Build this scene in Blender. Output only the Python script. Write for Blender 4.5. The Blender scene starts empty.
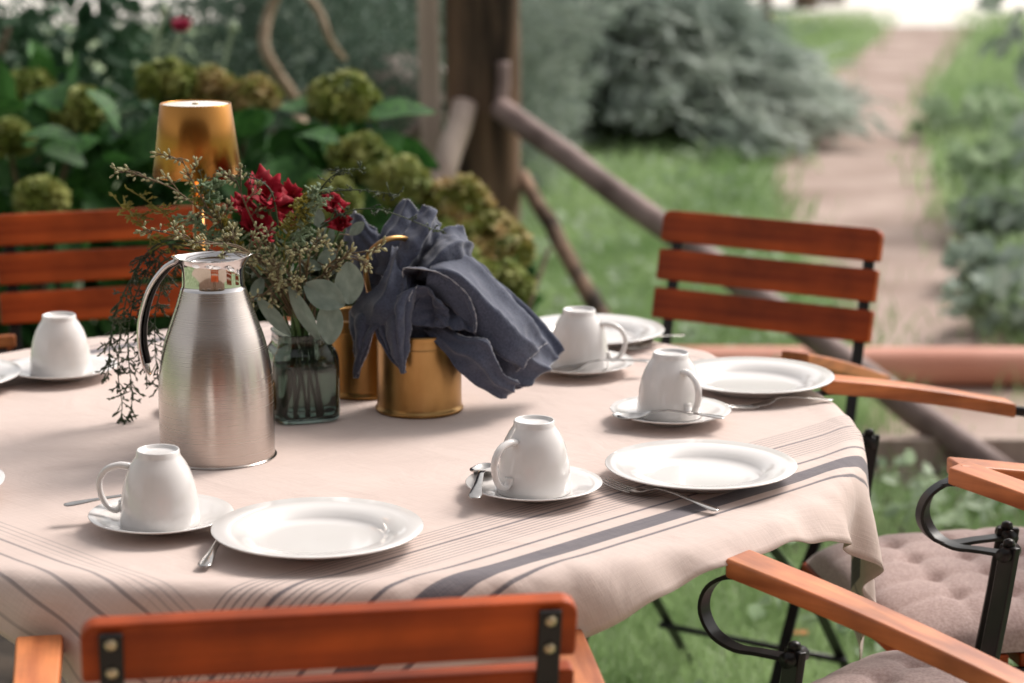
import bpy, bmesh, math, random
import numpy as np
from mathutils import Vector, Matrix, noise
R = math.radians
random.seed(7); rng = np.random.default_rng(7)
scn = bpy.context.scene
COL = scn.collection

# ------------------------------------------------------------------ camera
FPX = 1024 * 80 / 36.0
PITCH = R(12.0); CAMH = 1.43
cam_d = bpy.data.cameras.new('camera'); cam = bpy.data.objects.new('camera', cam_d); COL.objects.link(cam)
cam.location = (0, 0, CAMH); cam.rotation_euler = (R(90) - PITCH, 0, 0)
cam_d.lens = 80; cam_d.sensor_width = 36; cam_d.clip_end = 1000; cam_d.clip_start = 0.05
cam_d.dof.use_dof = True; cam_d.dof.focus_distance = 2.50; cam_d.dof.aperture_fstop = 4.4
scn.camera = cam
# ------------------------------------------------------------------ sky and sun
SUN_AZ, SUN_EL = R(48), R(46)          # azimuth from +Y towards +X
w = bpy.data.worlds.new('World'); scn.world = w; w.use_nodes = True
nt = w.node_tree; nt.nodes.clear()
sky = nt.nodes.new('ShaderNodeTexSky'); sky.sky_type = 'NISHITA'; sky.sun_disc = False
sky.sun_elevation = SUN_EL; sky.sun_rotation = SUN_AZ; sky.dust_density = 4.0; sky.air_density = 1.2; sky.ozone_density = 0.6
hs = nt.nodes.new('ShaderNodeHueSaturation'); hs.inputs['Saturation'].default_value = 0.15
bg = nt.nodes.new('ShaderNodeBackground'); bg.inputs['Strength'].default_value = 0.092
wo = nt.nodes.new('ShaderNodeOutputWorld')
nt.links.new(sky.outputs[0], hs.inputs['Color']); wm = nt.nodes.new('ShaderNodeMix'); wm.data_type = 'RGBA'; wm.blend_type = 'MULTIPLY'; wm.inputs[0].default_value = 1; wm.inputs[7].default_value = (1, .975, .955, 1)
nt.links.new(hs.outputs[0], wm.inputs[6]); nt.links.new(wm.outputs[2], bg.inputs['Color']); nt.links.new(bg.outputs[0], wo.inputs['Surface'])
sd = bpy.data.lights.new('sun', 'SUN'); sd.energy = 1.5; sd.angle = R(20); sd.color = (1, .92, .85)
so = bpy.data.objects.new('sun', sd); COL.objects.link(so)
S = Vector((math.sin(SUN_AZ) * math.cos(SUN_EL), math.cos(SUN_AZ) * math.cos(SUN_EL), math.sin(SUN_EL)))
so.rotation_euler = S.to_track_quat('Z', 'Y').to_euler(); so.location = (3, 3, 6)
scn.view_settings.view_transform = 'Standard'; scn.view_settings.look = 'None'
scn.view_settings.exposure = 0.98; scn.view_settings.gamma = 1.0; scn.view_settings.use_curve_mapping = False

# ------------------------------------------------------------------ helpers
def ray(px, py):
    x = (px - 512) / FPX; u = (341.5 - py) / FPX
    return Vector((x, math.cos(PITCH) + u * math.sin(PITCH), -math.sin(PITCH) + u * math.cos(PITCH)))
def P(px, py, z):                       # pixel -> point at height z
    d = ray(px, py); t = (z - CAMH) / d.z
    return Vector((d.x * t, d.y * t, z))
def Q(px, py, Y):                       # pixel -> point at distance Y
    d = ray(px, py); t = Y / d.y
    return Vector((d.x * t, Y, CAMH + d.z * t))

class MB:
    def __init__(s): s.v = []; s.f = []
    def add(s, v, f):
        o = len(s.v); s.v += [tuple(p) for p in v]; s.f += [tuple(i + o for i in q) for q in f]; return s
    def grid(s, G, closed_u=False, closed_v=False):
        n, m = len(G), len(G[0]); v = [p for r in G for p in r]; f = []
        for i in range(n if closed_u else n - 1):
            for j in range(m if closed_v else m - 1):
                a, b = i, (i + 1) % n; c, d = j, (j + 1) % m
                f.append((a * m + c, a * m + d, b * m + d, b * m + c))
        return s.add(v, f)
    def box(s, c, h, M=None):
        v = []
        for x in (-1, 1):
            for y in (-1, 1):
                for z in (-1, 1):
                    p = Vector((x * h[0], y * h[1], z * h[2]))
                    v.append((M @ p if M else p) + Vector(c))
        return s.add(v, [(0, 1, 3, 2), (4, 6, 7, 5), (0, 4, 5, 1), (2, 3, 7, 6), (0, 2, 6, 4), (1, 5, 7, 3)])
    def tube(s, pts, r, n=8, flat=None, up=None):
        pts = [Vector(p) for p in pts]; k = len(pts); rr = r if hasattr(r, '__len__') else [r] * k
        G = []; prev = Vector(up) if up else None
        for i, p in enumerate(pts):
            t = (pts[min(i + 1, k - 1)] - pts[max(i - 1, 0)])
            if t.length < 1e-9: t = Vector((0, 0, 1))
            t.normalize()
            if prev is None: prev = Vector((0, 0, 1)) if abs(t.z) < .9 else Vector((1, 0, 0))
            a = prev - t * prev.dot(t)
            if a.length < 1e-6: a = t.orthogonal()
            a.normalize(); b = t.cross(a); prev = a
            fa, fb = flat if flat else (1, 1)
            G.append([p + a * (math.cos(q) * rr[i] * fa) + b * (math.sin(q) * rr[i] * fb) for q in [2 * math.pi * j / n for j in range(n)]])
        o = len(s.v); s.grid(G, closed_v=True)
        s.f.append(tuple(o + j for j in range(n))[::-1]); s.f.append(tuple(o + (k - 1) * n + j for j in range(n)))
        return s
    def bar(s, pts, wid, thk, side):      # flat bar along pts; side = direction of its width
        side = Vector(side).normalized(); pts = [Vector(p) for p in pts]; k = len(pts); G = []
        for i, p in enumerate(pts):
            t = (pts[min(i + 1, k - 1)] - pts[max(i - 1, 0)]).normalized()
            nn = t.cross(side).normalized()
            G.append([p + side * wid / 2 + nn * thk / 2, p - side * wid / 2 + nn * thk / 2, p - side * wid / 2 - nn * thk / 2, p + side * wid / 2 - nn * thk / 2])
        o = len(s.v); s.grid(G, closed_v=True)
        s.f.append((o, o + 1, o + 2, o + 3)); e = o + (k - 1) * 4; s.f.append((e + 3, e + 2, e + 1, e))
        return s
    def lathe(s, prof, n=48, c=(0, 0, 0), sq=0.0):
        c = Vector(c); G = []
        for r, z in prof:
            row = []
            for j in range(n):
                a = 2 * math.pi * j / n; k = 1.0
                if sq:
                    e = sq; k = 1.0 / ((abs(math.cos(a)) ** e + abs(math.sin(a)) ** e) ** (1 / e))
                row.append(c + Vector((math.cos(a) * r * k, math.sin(a) * r * k, z)))
            G.append(row)
        o = len(s.v); s.grid(G, closed_v=True)
        return s
    def build(s, name, m, parent=None, smooth=True, bevel=0, seg=2, solid=0, sub=0, angle=None):
        me = bpy.data.meshes.new(name); me.from_pydata(s.v, [], s.f); me.validate()
        if bevel:
            bm = bmesh.new(); bm.from_mesh(me); bmesh.ops.recalc_face_normals(bm, faces=bm.faces); bm.to_mesh(me); bm.free()
        return link(name, me, m, parent, smooth, bevel, seg, solid, sub)

def link(name, me, m, parent=None, smooth=True, bevel=0, seg=2, solid=0, sub=0):
    o = bpy.data.objects.new(name, me); COL.objects.link(o)
    if m and not me.materials: me.materials.append(m)
    if smooth: me.polygons.foreach_set('use_smooth', [True] * len(me.polygons))
    if parent: o.parent = parent
    if solid: q = o.modifiers.new('thickness', 'SOLIDIFY'); q.thickness = solid; q.offset = 0
    if sub: q = o.modifiers.new('smooth', 'SUBSURF'); q.levels = sub; q.render_levels = sub
    if bevel:
        q = o.modifiers.new('edge', 'BEVEL'); q.width = bevel; q.segments = seg; q.limit_method = 'ANGLE'; q.angle_limit = R(40)
        q.harden_normals = False
    if smooth and bevel:
        q = o.modifiers.new('wn', 'WEIGHTED_NORMAL'); q.keep_sharp = False
    return o

def thing(name, label, cat, loc=(0, 0, 0), rz=0, group=None):
    o = bpy.data.objects.new(name, None); COL.objects.link(o); o.empty_display_size = .05
    o.location = loc; o.rotation_euler = (0, 0, rz)
    return tag(o, label, cat, group)
def tag(o, label, cat, group=None):
    o['label'] = label; o['category'] = cat
    if group: o['group'] = group
    return o
def struct(o, label=None): o['kind'] = 'structure'; (label and o.__setitem__('label', label)); return o
def copy_tree(o, parent=None):
    c = o.copy(); COL.objects.link(c); c.parent = parent
    for ch in list(o.children): copy_tree(ch, c)
    return c
def place(o, loc, rz, label): o.location = loc; o.rotation_euler = (0, 0, rz); o['label'] = label; return o

def crom(pts, n):                        # Catmull-Rom resample
    p = np.array([tuple(q) for q in pts], float); k = len(p)
    q = np.vstack([2 * p[0] - p[1], p, 2 * p[-1] - p[-2]]); out = []
    for t in np.linspace(0, k - 1 - 1e-9, n):
        i = int(t); u = t - i; a, b, c, d = q[i], q[i + 1], q[i + 2], q[i + 3]
        out.append(.5 * (2 * b + (c - a) * u + (2 * a - 5 * b + 4 * c - d) * u * u + (3 * b - a - 3 * c + d) * u ** 3))
    return np.array(out)

# ------------------------------------------------------------------ materials
def newmat(name):
    m = bpy.data.materials.new(name); m.use_nodes = True; n = m.node_tree
    return m, n, n.nodes['Principled BSDF'], n.links
def mat(name, c1, c2=None, rough=.5, metal=0, scale=(5, 5, 5), detail=4, bump=0, bscale=None, coat=0, spec=None, lo=.35, hi=.65,
        trans=0, sheen=0, aniso=0, coord='Object', rvar=0, bdist=.01, ovar=0):
    m, n, b, L = newmat(name)
    b.inputs['Roughness'].default_value = rough; b.inputs['Metallic'].default_value = metal
    if coat: b.inputs['Coat Weight'].default_value = coat; b.inputs['Coat Roughness'].default_value = .15
    if spec is not None: b.inputs['Specular IOR Level'].default_value = spec
    if sheen: b.inputs['Sheen Weight'].default_value = sheen
    tc = n.nodes.new('ShaderNodeTexCoord'); mp = n.nodes.new('ShaderNodeMapping'); mp.inputs['Scale'].default_value = scale
    L.new(tc.outputs[coord], mp.inputs['Vector'])
    no = n.nodes.new('ShaderNodeTexNoise'); no.inputs['Scale'].default_value = 1; no.inputs['Detail'].default_value = detail
    L.new(mp.outputs[0], no.inputs['Vector'])
    if c2 is not None:
        cr = n.nodes.new('ShaderNodeValToRGB'); cr.color_ramp.elements[0].position = lo; cr.color_ramp.elements[1].position = hi
        cr.color_ramp.elements[0].color = (*c1, 1); cr.color_ramp.elements[1].color = (*c2, 1)
        L.new(no.outputs['Fac'], cr.inputs['Fac']); L.new(cr.outputs[0], b.inputs['Base Color'])
        if ovar:
            oi = n.nodes.new('ShaderNodeObjectInfo'); mo = n.nodes.new('ShaderNodeMapRange'); mo.inputs[3].default_value = 1 - ovar; mo.inputs[4].default_value = 1 + ovar; L.new(oi.outputs['Random'], mo.inputs[0])
            n4 = n.nodes.new('ShaderNodeTexNoise'); n4.inputs['Scale'].default_value = 11; n4.inputs['Detail'].default_value = 5; L.new(tc.outputs[coord], n4.inputs['Vector']); m4 = n.nodes.new('ShaderNodeMapRange'); m4.inputs[1].default_value = .3; m4.inputs[2].default_value = .7; m4.inputs[3].default_value = .62; m4.inputs[4].default_value = 1.28; L.new(n4.outputs['Fac'], m4.inputs[0])
            mm = n.nodes.new('ShaderNodeMath'); mm.operation = 'MULTIPLY'; L.new(mo.outputs[0], mm.inputs[0]); L.new(m4.outputs[0], mm.inputs[1])
            vs = n.nodes.new('ShaderNodeVectorMath'); vs.operation = 'SCALE'; L.new(cr.outputs[0], vs.inputs[0]); L.new(mm.outputs[0], vs.inputs['Scale']); L.new(vs.outputs[0], b.inputs['Base Color'])
    else: b.inputs['Base Color'].default_value = (*c1, 1)
    if rvar:
        mr = n.nodes.new('ShaderNodeMapRange'); mr.inputs[3].default_value = rough - rvar; mr.inputs[4].default_value = rough + rvar
        L.new(no.outputs['Fac'], mr.inputs[0]); L.new(mr.outputs[0], b.inputs['Roughness'])
    if bump:
        bn = n.nodes.new('ShaderNodeBump'); bn.inputs['Strength'].default_value = bump; bn.inputs['Distance'].default_value = bdist
        if bscale:
            m2 = n.nodes.new('ShaderNodeMapping'); m2.inputs['Scale'].default_value = bscale; L.new(tc.outputs[coord], m2.inputs['Vector'])
            n2 = n.nodes.new('ShaderNodeTexNoise'); n2.inputs['Scale'].default_value = 1; n2.inputs['Detail'].default_value = 3
            L.new(m2.outputs[0], n2.inputs['Vector']); L.new(n2.outputs['Fac'], bn.inputs['Height'])
        else: L.new(no.outputs['Fac'], bn.inputs['Height'])
        L.new(bn.outputs[0], b.inputs['Normal'])
    if trans:                            # leaf translucency
        tr = n.nodes.new('ShaderNodeBsdfTranslucent'); mx = n.nodes.new('ShaderNodeMixShader'); mx.inputs[0].default_value = trans
        if c2 is not None: L.new(cr.outputs[0], tr.inputs['Color'])
        else: tr.inputs['Color'].default_value = (*c1, 1)
        L.new(b.outputs[0], mx.inputs[1]); L.new(tr.outputs[0], mx.inputs[2]); L.new(mx.outputs[0], n.nodes['Material Output'].inputs['Surface'])
    return m

M = {}
M['wood'] = mat('varnished_red_wood', (.20, .026, .004), (.43, .076, .012), rough=.45, scale=(2.6, 44, 44), detail=8, bump=.18, coat=0, lo=.3, hi=.7, spec=.22, ovar=.16, rvar=.1, bdist=.002)
M['armwood'] = mat('varnished_orange_wood', (.33, .082, .022), (.64, .215, .070), rough=.42, scale=(60, 3.5, 60), detail=8, bump=.2, coat=.08, lo=.3, hi=.7, ovar=.1, rvar=.1, bdist=.002)
M['iron'] = mat('black_painted_iron', (.010, .010, .011), (.016, .015, .015), rough=.34, scale=(40, 40, 40), rvar=.1, spec=.3)
M['bolt'] = mat('worn_brass_bolt', (.42, .33, .2), (.62, .52, .36), rough=.4, metal=.8, scale=(200, 200, 200))
M['china'] = mat('white_glazed_china', (.72, .69, .67), (.75, .725, .705), rough=.08, scale=(8, 8, 8), coat=.3)
M['steel'] = mat('cutlery_steel', (.36, .34, .325), (.50, .48, .46), rough=.12, metal=1, scale=(60, 60, 60))
M['chrome'] = mat('polished_steel', (.66, .63, .62), rough=.06, metal=1)
M['brass'] = mat('aged_brass', (.30, .165, .055), (.48, .29, .115), rough=.34, metal=1, scale=(18, 18, 10), bump=.06, rvar=.1, bdist=.003)
M['lampgold'] = mat('satin_gold_metal', (.44, .20, .05), (.52, .25, .075), rough=.27, metal=1, scale=(4, 4, 4))
M['cushion'] = mat('taupe_cotton_cushion', (.35, .245, .225), (.47, .35, .32), rough=.9, scale=(260, 260, 260), bump=.25, bdist=.002, sheen=.2)
M['napkin'] = mat('slate_blue_linen', (.032, .040, .070), (.066, .078, .125), rough=.85, scale=(420, 420, 420), bump=.3, bdist=.0012, sheen=.25, lo=.3, hi=.7)
M['hem'] = mat('pale_frayed_hem', (.26, .27, .31), (.42, .42, .45), rough=.9, scale=(900, 900, 900))
M['petal'] = mat('crimson_petal', (.22, .002, .010), (.50, .010, .035), rough=.65, scale=(30, 30, 30), trans=.25, spec=.2)
M['euc'] = mat('silver_green_leaf', (.15, .20, .165), (.24, .30, .25), rough=.5, scale=(4, 3, 4), trans=.12)
M['seed'] = mat('pale_seed_buds', (.20, .19, .085), (.42, .40, .22), rough=.6, scale=(90, 90, 90))
M['twig'] = mat('brown_twig', (.07, .045, .022), (.16, .11, .055), rough=.7, scale=(60, 60, 60))
M['fern'] = mat('dark_hanging_green', (.018, .032, .013), (.055, .082, .030), rough=.6, scale=(30, 30, 30), trans=.1)
M['fernlight'] = mat('yellow_green_sprig', (.16, .15, .02), (.36, .31, .05), rough=.6, scale=(30, 30, 30), trans=.2)
M['stemgreen'] = mat('green_stem', (.06, .12, .03), (.12, .2, .06), rough=.5, scale=(40, 40, 40))
M['hydleaf'] = mat('dark_broad_leaf', (.013, .052, .013), (.062, .175, .038), rough=.6, scale=(7, 7, 7), trans=.2, spec=.25)
M['hydhead'] = mat('fading_green_florets', (.17, .215, .035), (.37, .38, .12), rough=.7, scale=(16, 16, 16), trans=.15, lo=.42, hi=.62)
M['hydheadtan'] = mat('fading_tan_florets', (.21, .23, .04), (.50, .36, .16), rough=.7, scale=(14, 14, 14), trans=.15, lo=.4, hi=.62)
M['darkbush'] = mat('dark_green_leaf', (.012, .045, .020), (.055, .12, .058), rough=.6, scale=(3, 3, 3), trans=.15, spec=.25)
M['bluebush'] = mat('blue_green_leaf', (.065, .12, .085), (.18, .26, .20), rough=.6, scale=(2.5, 2.5, 2.5), trans=.15)
M['conifer'] = mat('grey_green_needles', (.25, .315, .27), (.52, .575, .51), rough=.75, scale=(1.6, 1.6, 1.6), trans=.28)
M['weed'] = mat('soft_green_leaf', (.22, .32, .18), (.45, .54, .38), rough=.55, scale=(2.5, 2.5, 2.5), trans=.42)
M['greyleaf'] = mat('grey_green_broad_leaf', (.20, .27, .21), (.42, .48, .42), rough=.5, scale=(4, 4, 4), trans=.35)
M['grass'] = mat('grass_blades', (.17, .285, .10), (.41, .54, .27), rough=.6, scale=(1.5, 1.5, 1.5), trans=.42, detail=8)
M['oldwood'] = mat('weathered_post_wood', (.03, .019, .012), (.28, .175, .115), rough=.9, scale=(12, 12, 1.5), detail=6, bump=.5, bdist=.02)
M['palewood'] = mat('pale_weathered_wood', (.32, .24, .20), (.54, .43, .37), rough=.85, scale=(14, 14, 1.2), detail=6, bump=.4, bdist=.01)
M['logwood'] = mat('grey_brown_pole', (.13, .085, .075), (.30, .215, .195), rough=.7, scale=(9, 9, 9), detail=6, bump=.4, bdist=.01)
M['pipe'] = mat('orange_brown_plastic_pipe', (.60, .25, .17), (.70, .33, .24), rough=.5, scale=(3, 9, 9))
M['stone'] = mat('grey_stone', (.26, .22, .195), (.44, .39, .35), rough=.9, scale=(5, 5, 5), bump=.5, bdist=.03)
M['vine'] = mat('tan_bark', (.30, .22, .145), (.48, .37, .27), rough=.9, scale=(20, 20, 20))
M['redwood'] = mat('dull_red_painted_wood', (.11, .012, .006), (.20, .03, .02), rough=.55, scale=(8, 8, 8))
M['pink'] = mat('pink_rose_petal', (.62, .03, .12), (.78, .07, .2), rough=.5, scale=(20, 20, 20), trans=.2)
M['palestem'] = mat('pale_green_stem', (.3, .38, .24), (.42, .5, .34), rough=.6, scale=(20, 20, 20))
M['bark'] = mat('tree_bark', (.06, .045, .03), (.15, .11, .08), rough=.9, scale=(8, 8, 2), bump=.6, bdist=.03)
M['crown'] = mat('tree_leaf', (.04, .09, .025), (.1, .17, .05), rough=.6, scale=(1, 1, 1), trans=.2)
M['cord'] = mat('taupe_cord', (.3, .2, .18), (.4, .29, .26), rough=.9, scale=(200, 200, 200))
M['lampglass'] = mat('frosted_glass', (.8, .76, .7), rough=.35)
M['soil'] = mat('dark_soil', (.022, .016, .011), (.07, .05, .035), rough=.95, scale=(9, 9, 9), bump=.6, bdist=.03)
M['dry'] = mat('dry_leaf', (.45, .13, .03), (.6, .22, .06), rough=.7, scale=(20, 20, 20))

# brushed steel body: fine circumferential brushing
m, n, b, L = newmat('brushed_steel'); M['brushed'] = m
b.inputs['Metallic'].default_value = 1; b.inputs['Base Color'].default_value = (.56, .50, .46, 1); b.inputs['Anisotropic'].default_value = .75
tg = n.nodes.new('ShaderNodeTangent'); tg.direction_type = 'RADIAL'; tg.axis = 'Z'; L.new(tg.outputs[0], b.inputs['Tangent']); b.inputs['Anisotropic Rotation'].default_value = .25
tc = n.nodes.new('ShaderNodeTexCoord'); mp = n.nodes.new('ShaderNodeMapping'); mp.inputs['Scale'].default_value = (3, 3, 900)
no = n.nodes.new('ShaderNodeTexNoise'); no.inputs['Detail'].default_value = 3; no.inputs['Scale'].default_value = 1
mr = n.nodes.new('ShaderNodeMapRange'); mr.inputs[3].default_value = .20; mr.inputs[4].default_value = .32
L.new(tc.outputs['Object'], mp.inputs['Vector']); L.new(mp.outputs[0], no.inputs['Vector']); L.new(no.outputs['Fac'], mr.inputs[0]); L.new(mr.outputs[0], b.inputs['Roughness'])
bn = n.nodes.new('ShaderNodeBump'); bn.inputs['Strength'].default_value = .008; bn.inputs['Distance'].default_value = .002; L.new(no.outputs['Fac'], bn.inputs['Height']); L.new(bn.outputs[0], b.inputs['Normal'])

def glass(name, col, ior, rough=0.0):
    m, n, b, L = newmat(name)
    b.inputs['Base Color'].default_value = (*col, 1); b.inputs['Transmission Weight'].default_value = 1; b.inputs['IOR'].default_value = ior; b.inputs['Roughness'].default_value = rough
    return m
M['vaseglass'] = glass('smoky_green_glass', (.22, .28, .25), 1.48)
M['water'] = glass('vase_water', (.93, .96, .94), 1.33)

# tablecloth: striped linen, pattern in the cloth's own flat coordinates (metres)
m, n, b, L = newmat('striped_linen'); M['linen'] = m
b.inputs['Roughness'].default_value = .88; b.inputs['Sheen Weight'].default_value = .15
uv = n.nodes.new('ShaderNodeUVMap'); uv.uv_map = 'flat'
sx = n.nodes.new('ShaderNodeSeparateXYZ'); L.new(uv.outputs[0], sx.inputs[0])
def mth(op, a, bb=None):
    q = n.nodes.new('ShaderNodeMath'); q.operation = op
    for i, t in enumerate((a, bb)):
        if t is None: continue
        if isinstance(t, (int, float)): q.inputs[i].default_value = t
        else: L.new(t, q.inputs[i])
    return q.outputs[0]
def stripes(src, lines):
    a = mth('ABSOLUTE', src)
    r = n.nodes.new('ShaderNodeValToRGB'); r.color_ramp.interpolation = 'LINEAR'
    t = mth('DIVIDE', mth('SUBTRACT', a, .40), .36); L.new(t, r.inputs['Fac'])
    el = r.color_ramp.elements; el[0].position = 0; el[0].color = (0, 0, 0, 1); el[1].position = 1; el[1].color = (0, 0, 0, 1)
    def put(p, v): e = el.new((p - .40) / .36); e.color = (v, v, v, 1)
    for c, wd, v in lines:
        put(c - wd / 2 - .0008, 0); put(c - wd / 2, v); put(c + wd / 2, v); put(c + wd / 2 + .0008, 0)
    return r.outputs[0]
def fine(src, lo, hi, per, v):           # group of fine lines between lo and hi
    a = mth('ABSOLUTE', src); inn = mth('MULTIPLY', mth('GREATER_THAN', a, lo), mth('LESS_THAN', a, hi))
    ln = mth('LESS_THAN', mth('FRACT', mth('DIVIDE', mth('SUBTRACT', a, lo), per)), .34)
    return mth('MULTIPLY', mth('MULTIPLY', inn, ln), v)
e1 = stripes(sx.outputs[0], [(.460, .0034, .95), (.524, .0038, .95), (.560, .026, 1.0), (.591, .0044, .95)])
e1 = mth('MAXIMUM', e1, mth('MAXIMUM', fine(sx.outputs[0], .422, .455, .0066, .55), fine(sx.outputs[0], .467, .507, .0066, .55)))
e2 = stripes(sx.outputs[1], [(.555, .0032, .65), (.583, .0032, .65), (.612, .0032, .65), (.645, .003, .4)])
e2 = mth('MAXIMUM', e2, fine(sx.outputs[1], .520, .545, .0080, .3))
st = mth('MAXIMUM', e1, e2)
n1 = n.nodes.new('ShaderNodeTexNoise'); n1.inputs['Scale'].default_value = 5; n1.inputs['Detail'].default_value = 5; L.new(uv.outputs[0], n1.inputs['Vector'])
cr = n.nodes.new('ShaderNodeValToRGB'); cr.color_ramp.elements[0].color = (.60, .475, .425, 1); cr.color_ramp.elements[1].color = (.68, .555, .50, 1)
cr.color_ramp.elements[0].position = .3; cr.color_ramp.elements[1].position = .7; L.new(n1.outputs['Fac'], cr.inputs['Fac'])
def thread(sc):
    mp = n.nodes.new('ShaderNodeMapping'); mp.inputs['Scale'].default_value = sc; L.new(uv.outputs[0], mp.inputs['Vector'])
    q = n.nodes.new('ShaderNodeTexNoise'); q.inputs['Scale'].default_value = 1; q.inputs['Detail'].default_value = 2; L.new(mp.outputs[0], q.inputs['Vector']); return q.outputs['Fac']
th = mth('MULTIPLY', mth('ADD', thread((700, 14, 1)), thread((14, 700, 1))), .5)
mxs = n.nodes.new('ShaderNodeMix'); mxs.data_type = 'RGBA'; L.new(mth('MULTIPLY', st, mth('ADD', mth('MULTIPLY', th, .5), .62)), mxs.inputs[0]); L.new(cr.outputs[0], mxs.inputs[6]); mxs.inputs[7].default_value = (.062, .060, .082, 1)
mxt = n.nodes.new('ShaderNodeMix'); mxt.data_type = 'RGBA'; mxt.blend_type = 'MULTIPLY'; mxt.inputs[0].default_value = 1
rr = n.nodes.new('ShaderNodeValToRGB'); rr.color_ramp.elements[0].position = .3; rr.color_ramp.elements[0].color = (.86, .86, .86, 1); rr.color_ramp.elements[1].position = .7; L.new(th, rr.inputs['Fac'])
L.new(mxs.outputs[2], mxt.inputs[6]); L.new(rr.outputs[0], mxt.inputs[7]); L.new(mxt.outputs[2], b.inputs['Base Color'])
n3 = n.nodes.new('ShaderNodeTexNoise'); n3.inputs['Scale'].default_value = 9; n3.inputs['Detail'].default_value = 4; n3.inputs['Distortion'].default_value = 1.2; L.new(uv.outputs[0], n3.inputs['Vector'])
n5 = n.nodes.new('ShaderNodeTexNoise'); n5.inputs['Scale'].default_value = 3.2; n5.inputs['Detail'].default_value = 3; n5.inputs['Distortion'].default_value = .8; L.new(uv.outputs[0], n5.inputs['Vector'])
rid = mth('ABSOLUTE', mth('SUBTRACT', n5.outputs['Fac'], .5)); rid = mth('MULTIPLY', mth('MINIMUM', rid, .06), 9)
cre = mth('ADD', mth('MINIMUM', mth('MULTIPLY', mth('ABSOLUTE', sx.outputs[0]), 60), 1), mth('MINIMUM', mth('MULTIPLY', mth('ABSOLUTE', sx.outputs[1]), 60), 1))
bh = mth('ADD', mth('ADD', mth('MULTIPLY', n3.outputs['Fac'], .7), mth('MULTIPLY', th, .09)), mth('ADD', mth('MULTIPLY', rid, -.22), mth('MULTIPLY', cre, -.05)))
# hem stitched along the border
hemd = mth('MAXIMUM', mth('SUBTRACT', mth('ABSOLUTE', sx.outputs[0]), .0), mth('SUBTRACT', mth('ABSOLUTE', sx.outputs[1]), -.014))
hem = mth('GREATER_THAN', hemd, .655)
bh = mth('ADD', bh, mth('MULTIPLY', hem, .35))
bn = n.nodes.new('ShaderNodeBump'); bn.inputs['Strength'].default_value = .6; bn.inputs['Distance'].default_value = .008; L.new(bh, bn.inputs['Height']); L.new(bn.outputs[0], b.inputs['Normal'])

# ------------------------------------------------------------------ ground, path, far yard
def ground_material():
    m, n, b, L = newmat('garden_ground'); b.inputs['Roughness'].default_value = .95
    tc = n.nodes.new('ShaderNodeTexCoord')
    a = n.nodes.new('ShaderNodeTexNoise'); a.inputs['Scale'].default_value = 1.3; a.inputs['Detail'].default_value = 8; L.new(tc.outputs['Object'], a.inputs['Vector'])
    r = n.nodes.new('ShaderNodeValToRGB'); L.new(a.outputs['Fac'], r.inputs['Fac'])
    e = r.color_ramp.elements; e[0].position = .3; e[0].color = (.13, .17, .085, 1); e[1].position = .68; e[1].color = (.36, .42, .26, 1)
    x = e.new(.5); x.color = (.23, .31, .16, 1)
    L.new(r.outputs[0], b.inputs['Base Color'])
    bn = n.nodes.new('ShaderNodeBump'); bn.inputs['Distance'].default_value = .05; L.new(a.outputs['Fac'], bn.inputs['Height']); L.new(bn.outputs[0], b.inputs['Normal'])
    return m
g = MB(); g.add([(-300, -200, 0), (300, -200, 0), (300, 400, 0), (-300, 400, 0)], [(0, 1, 2, 3)])
struct(g.build('ground', ground_material(), smooth=False))
M['dirt'] = mat('trodden_dirt', (.28, .20, .165), (.43, .33, .285), rough=.95, scale=(2.2, 2.2, 2.2), detail=9, bump=.5, bdist=.05)
path_px = [(1010, 470, 140), (938, 345, 80), (912, 300, 78), (882, 240, 88), (856, 190, 84), (858, 150, 72), (866, 100, 60), (888, 70, 54), (912, 50, 48), (924, 35, 44), (930, 22, 44)]
PATH = []
for px, py, hw in path_px:
    a = P(px - hw, py, .004); c = P(px + hw, py, .004); PATH.append((a, c))
A = crom([p[0] for p in PATH], 70); B = crom([p[1] for p in PATH], 70)
G = []
for i in range(70):
    j1, j2 = (random.gauss(0, .012) for _ in range(2))
    a = Vector(A[i]) + Vector((j1, 0, 0)); c = Vector(B[i]) + Vector((j2, 0, 0)); a.z = c.z = .004
    G.append([a.lerp(c, t) for t in np.linspace(0, 1, 8)])
struct(MB().grid(G).build('dirt_path', M['dirt']))
def on_path(x, y):
    i = int(np.argmin(abs(A[:, 1] - y))); return A[i, 0] - .03 < x < B[i, 0] + .03 and y > A[0, 1] - .2
M['yard'] = mat('pale_gravel_sunlit', (.74, .70, .64), (.84, .80, .74), rough=.95, scale=(6, 6, 6), bump=.3)  # near-white colour stands in for sunlight on the pale gravel
y0 = P(870, 27, 0).y
g = MB(); g.add([(-14, y0 + .6, .006), (3, y0, .006), (9, y0 + .2, .006), (14, y0 - .5, .006), (30, y0 + 26, .006), (-30, y0 + 26, .006)], [(0, 1, 2, 3, 4, 5)])
struct(g.build('gravel_yard', M['yard'], smooth=False))
g = MB(); G = []
for i, t in enumerate(np.linspace(0, 1, 16)):
    x = -3.2 + 3.35 * t; G.append([(x, (3.2 if x < -.35 else 4.1) + random.uniform(-.1, .1), .003 + 0 * t), (x, 6.6 + random.uniform(-.15, .15), .003)])
struct(g.grid(G).build('flower_bed_soil', M['soil']))

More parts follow.
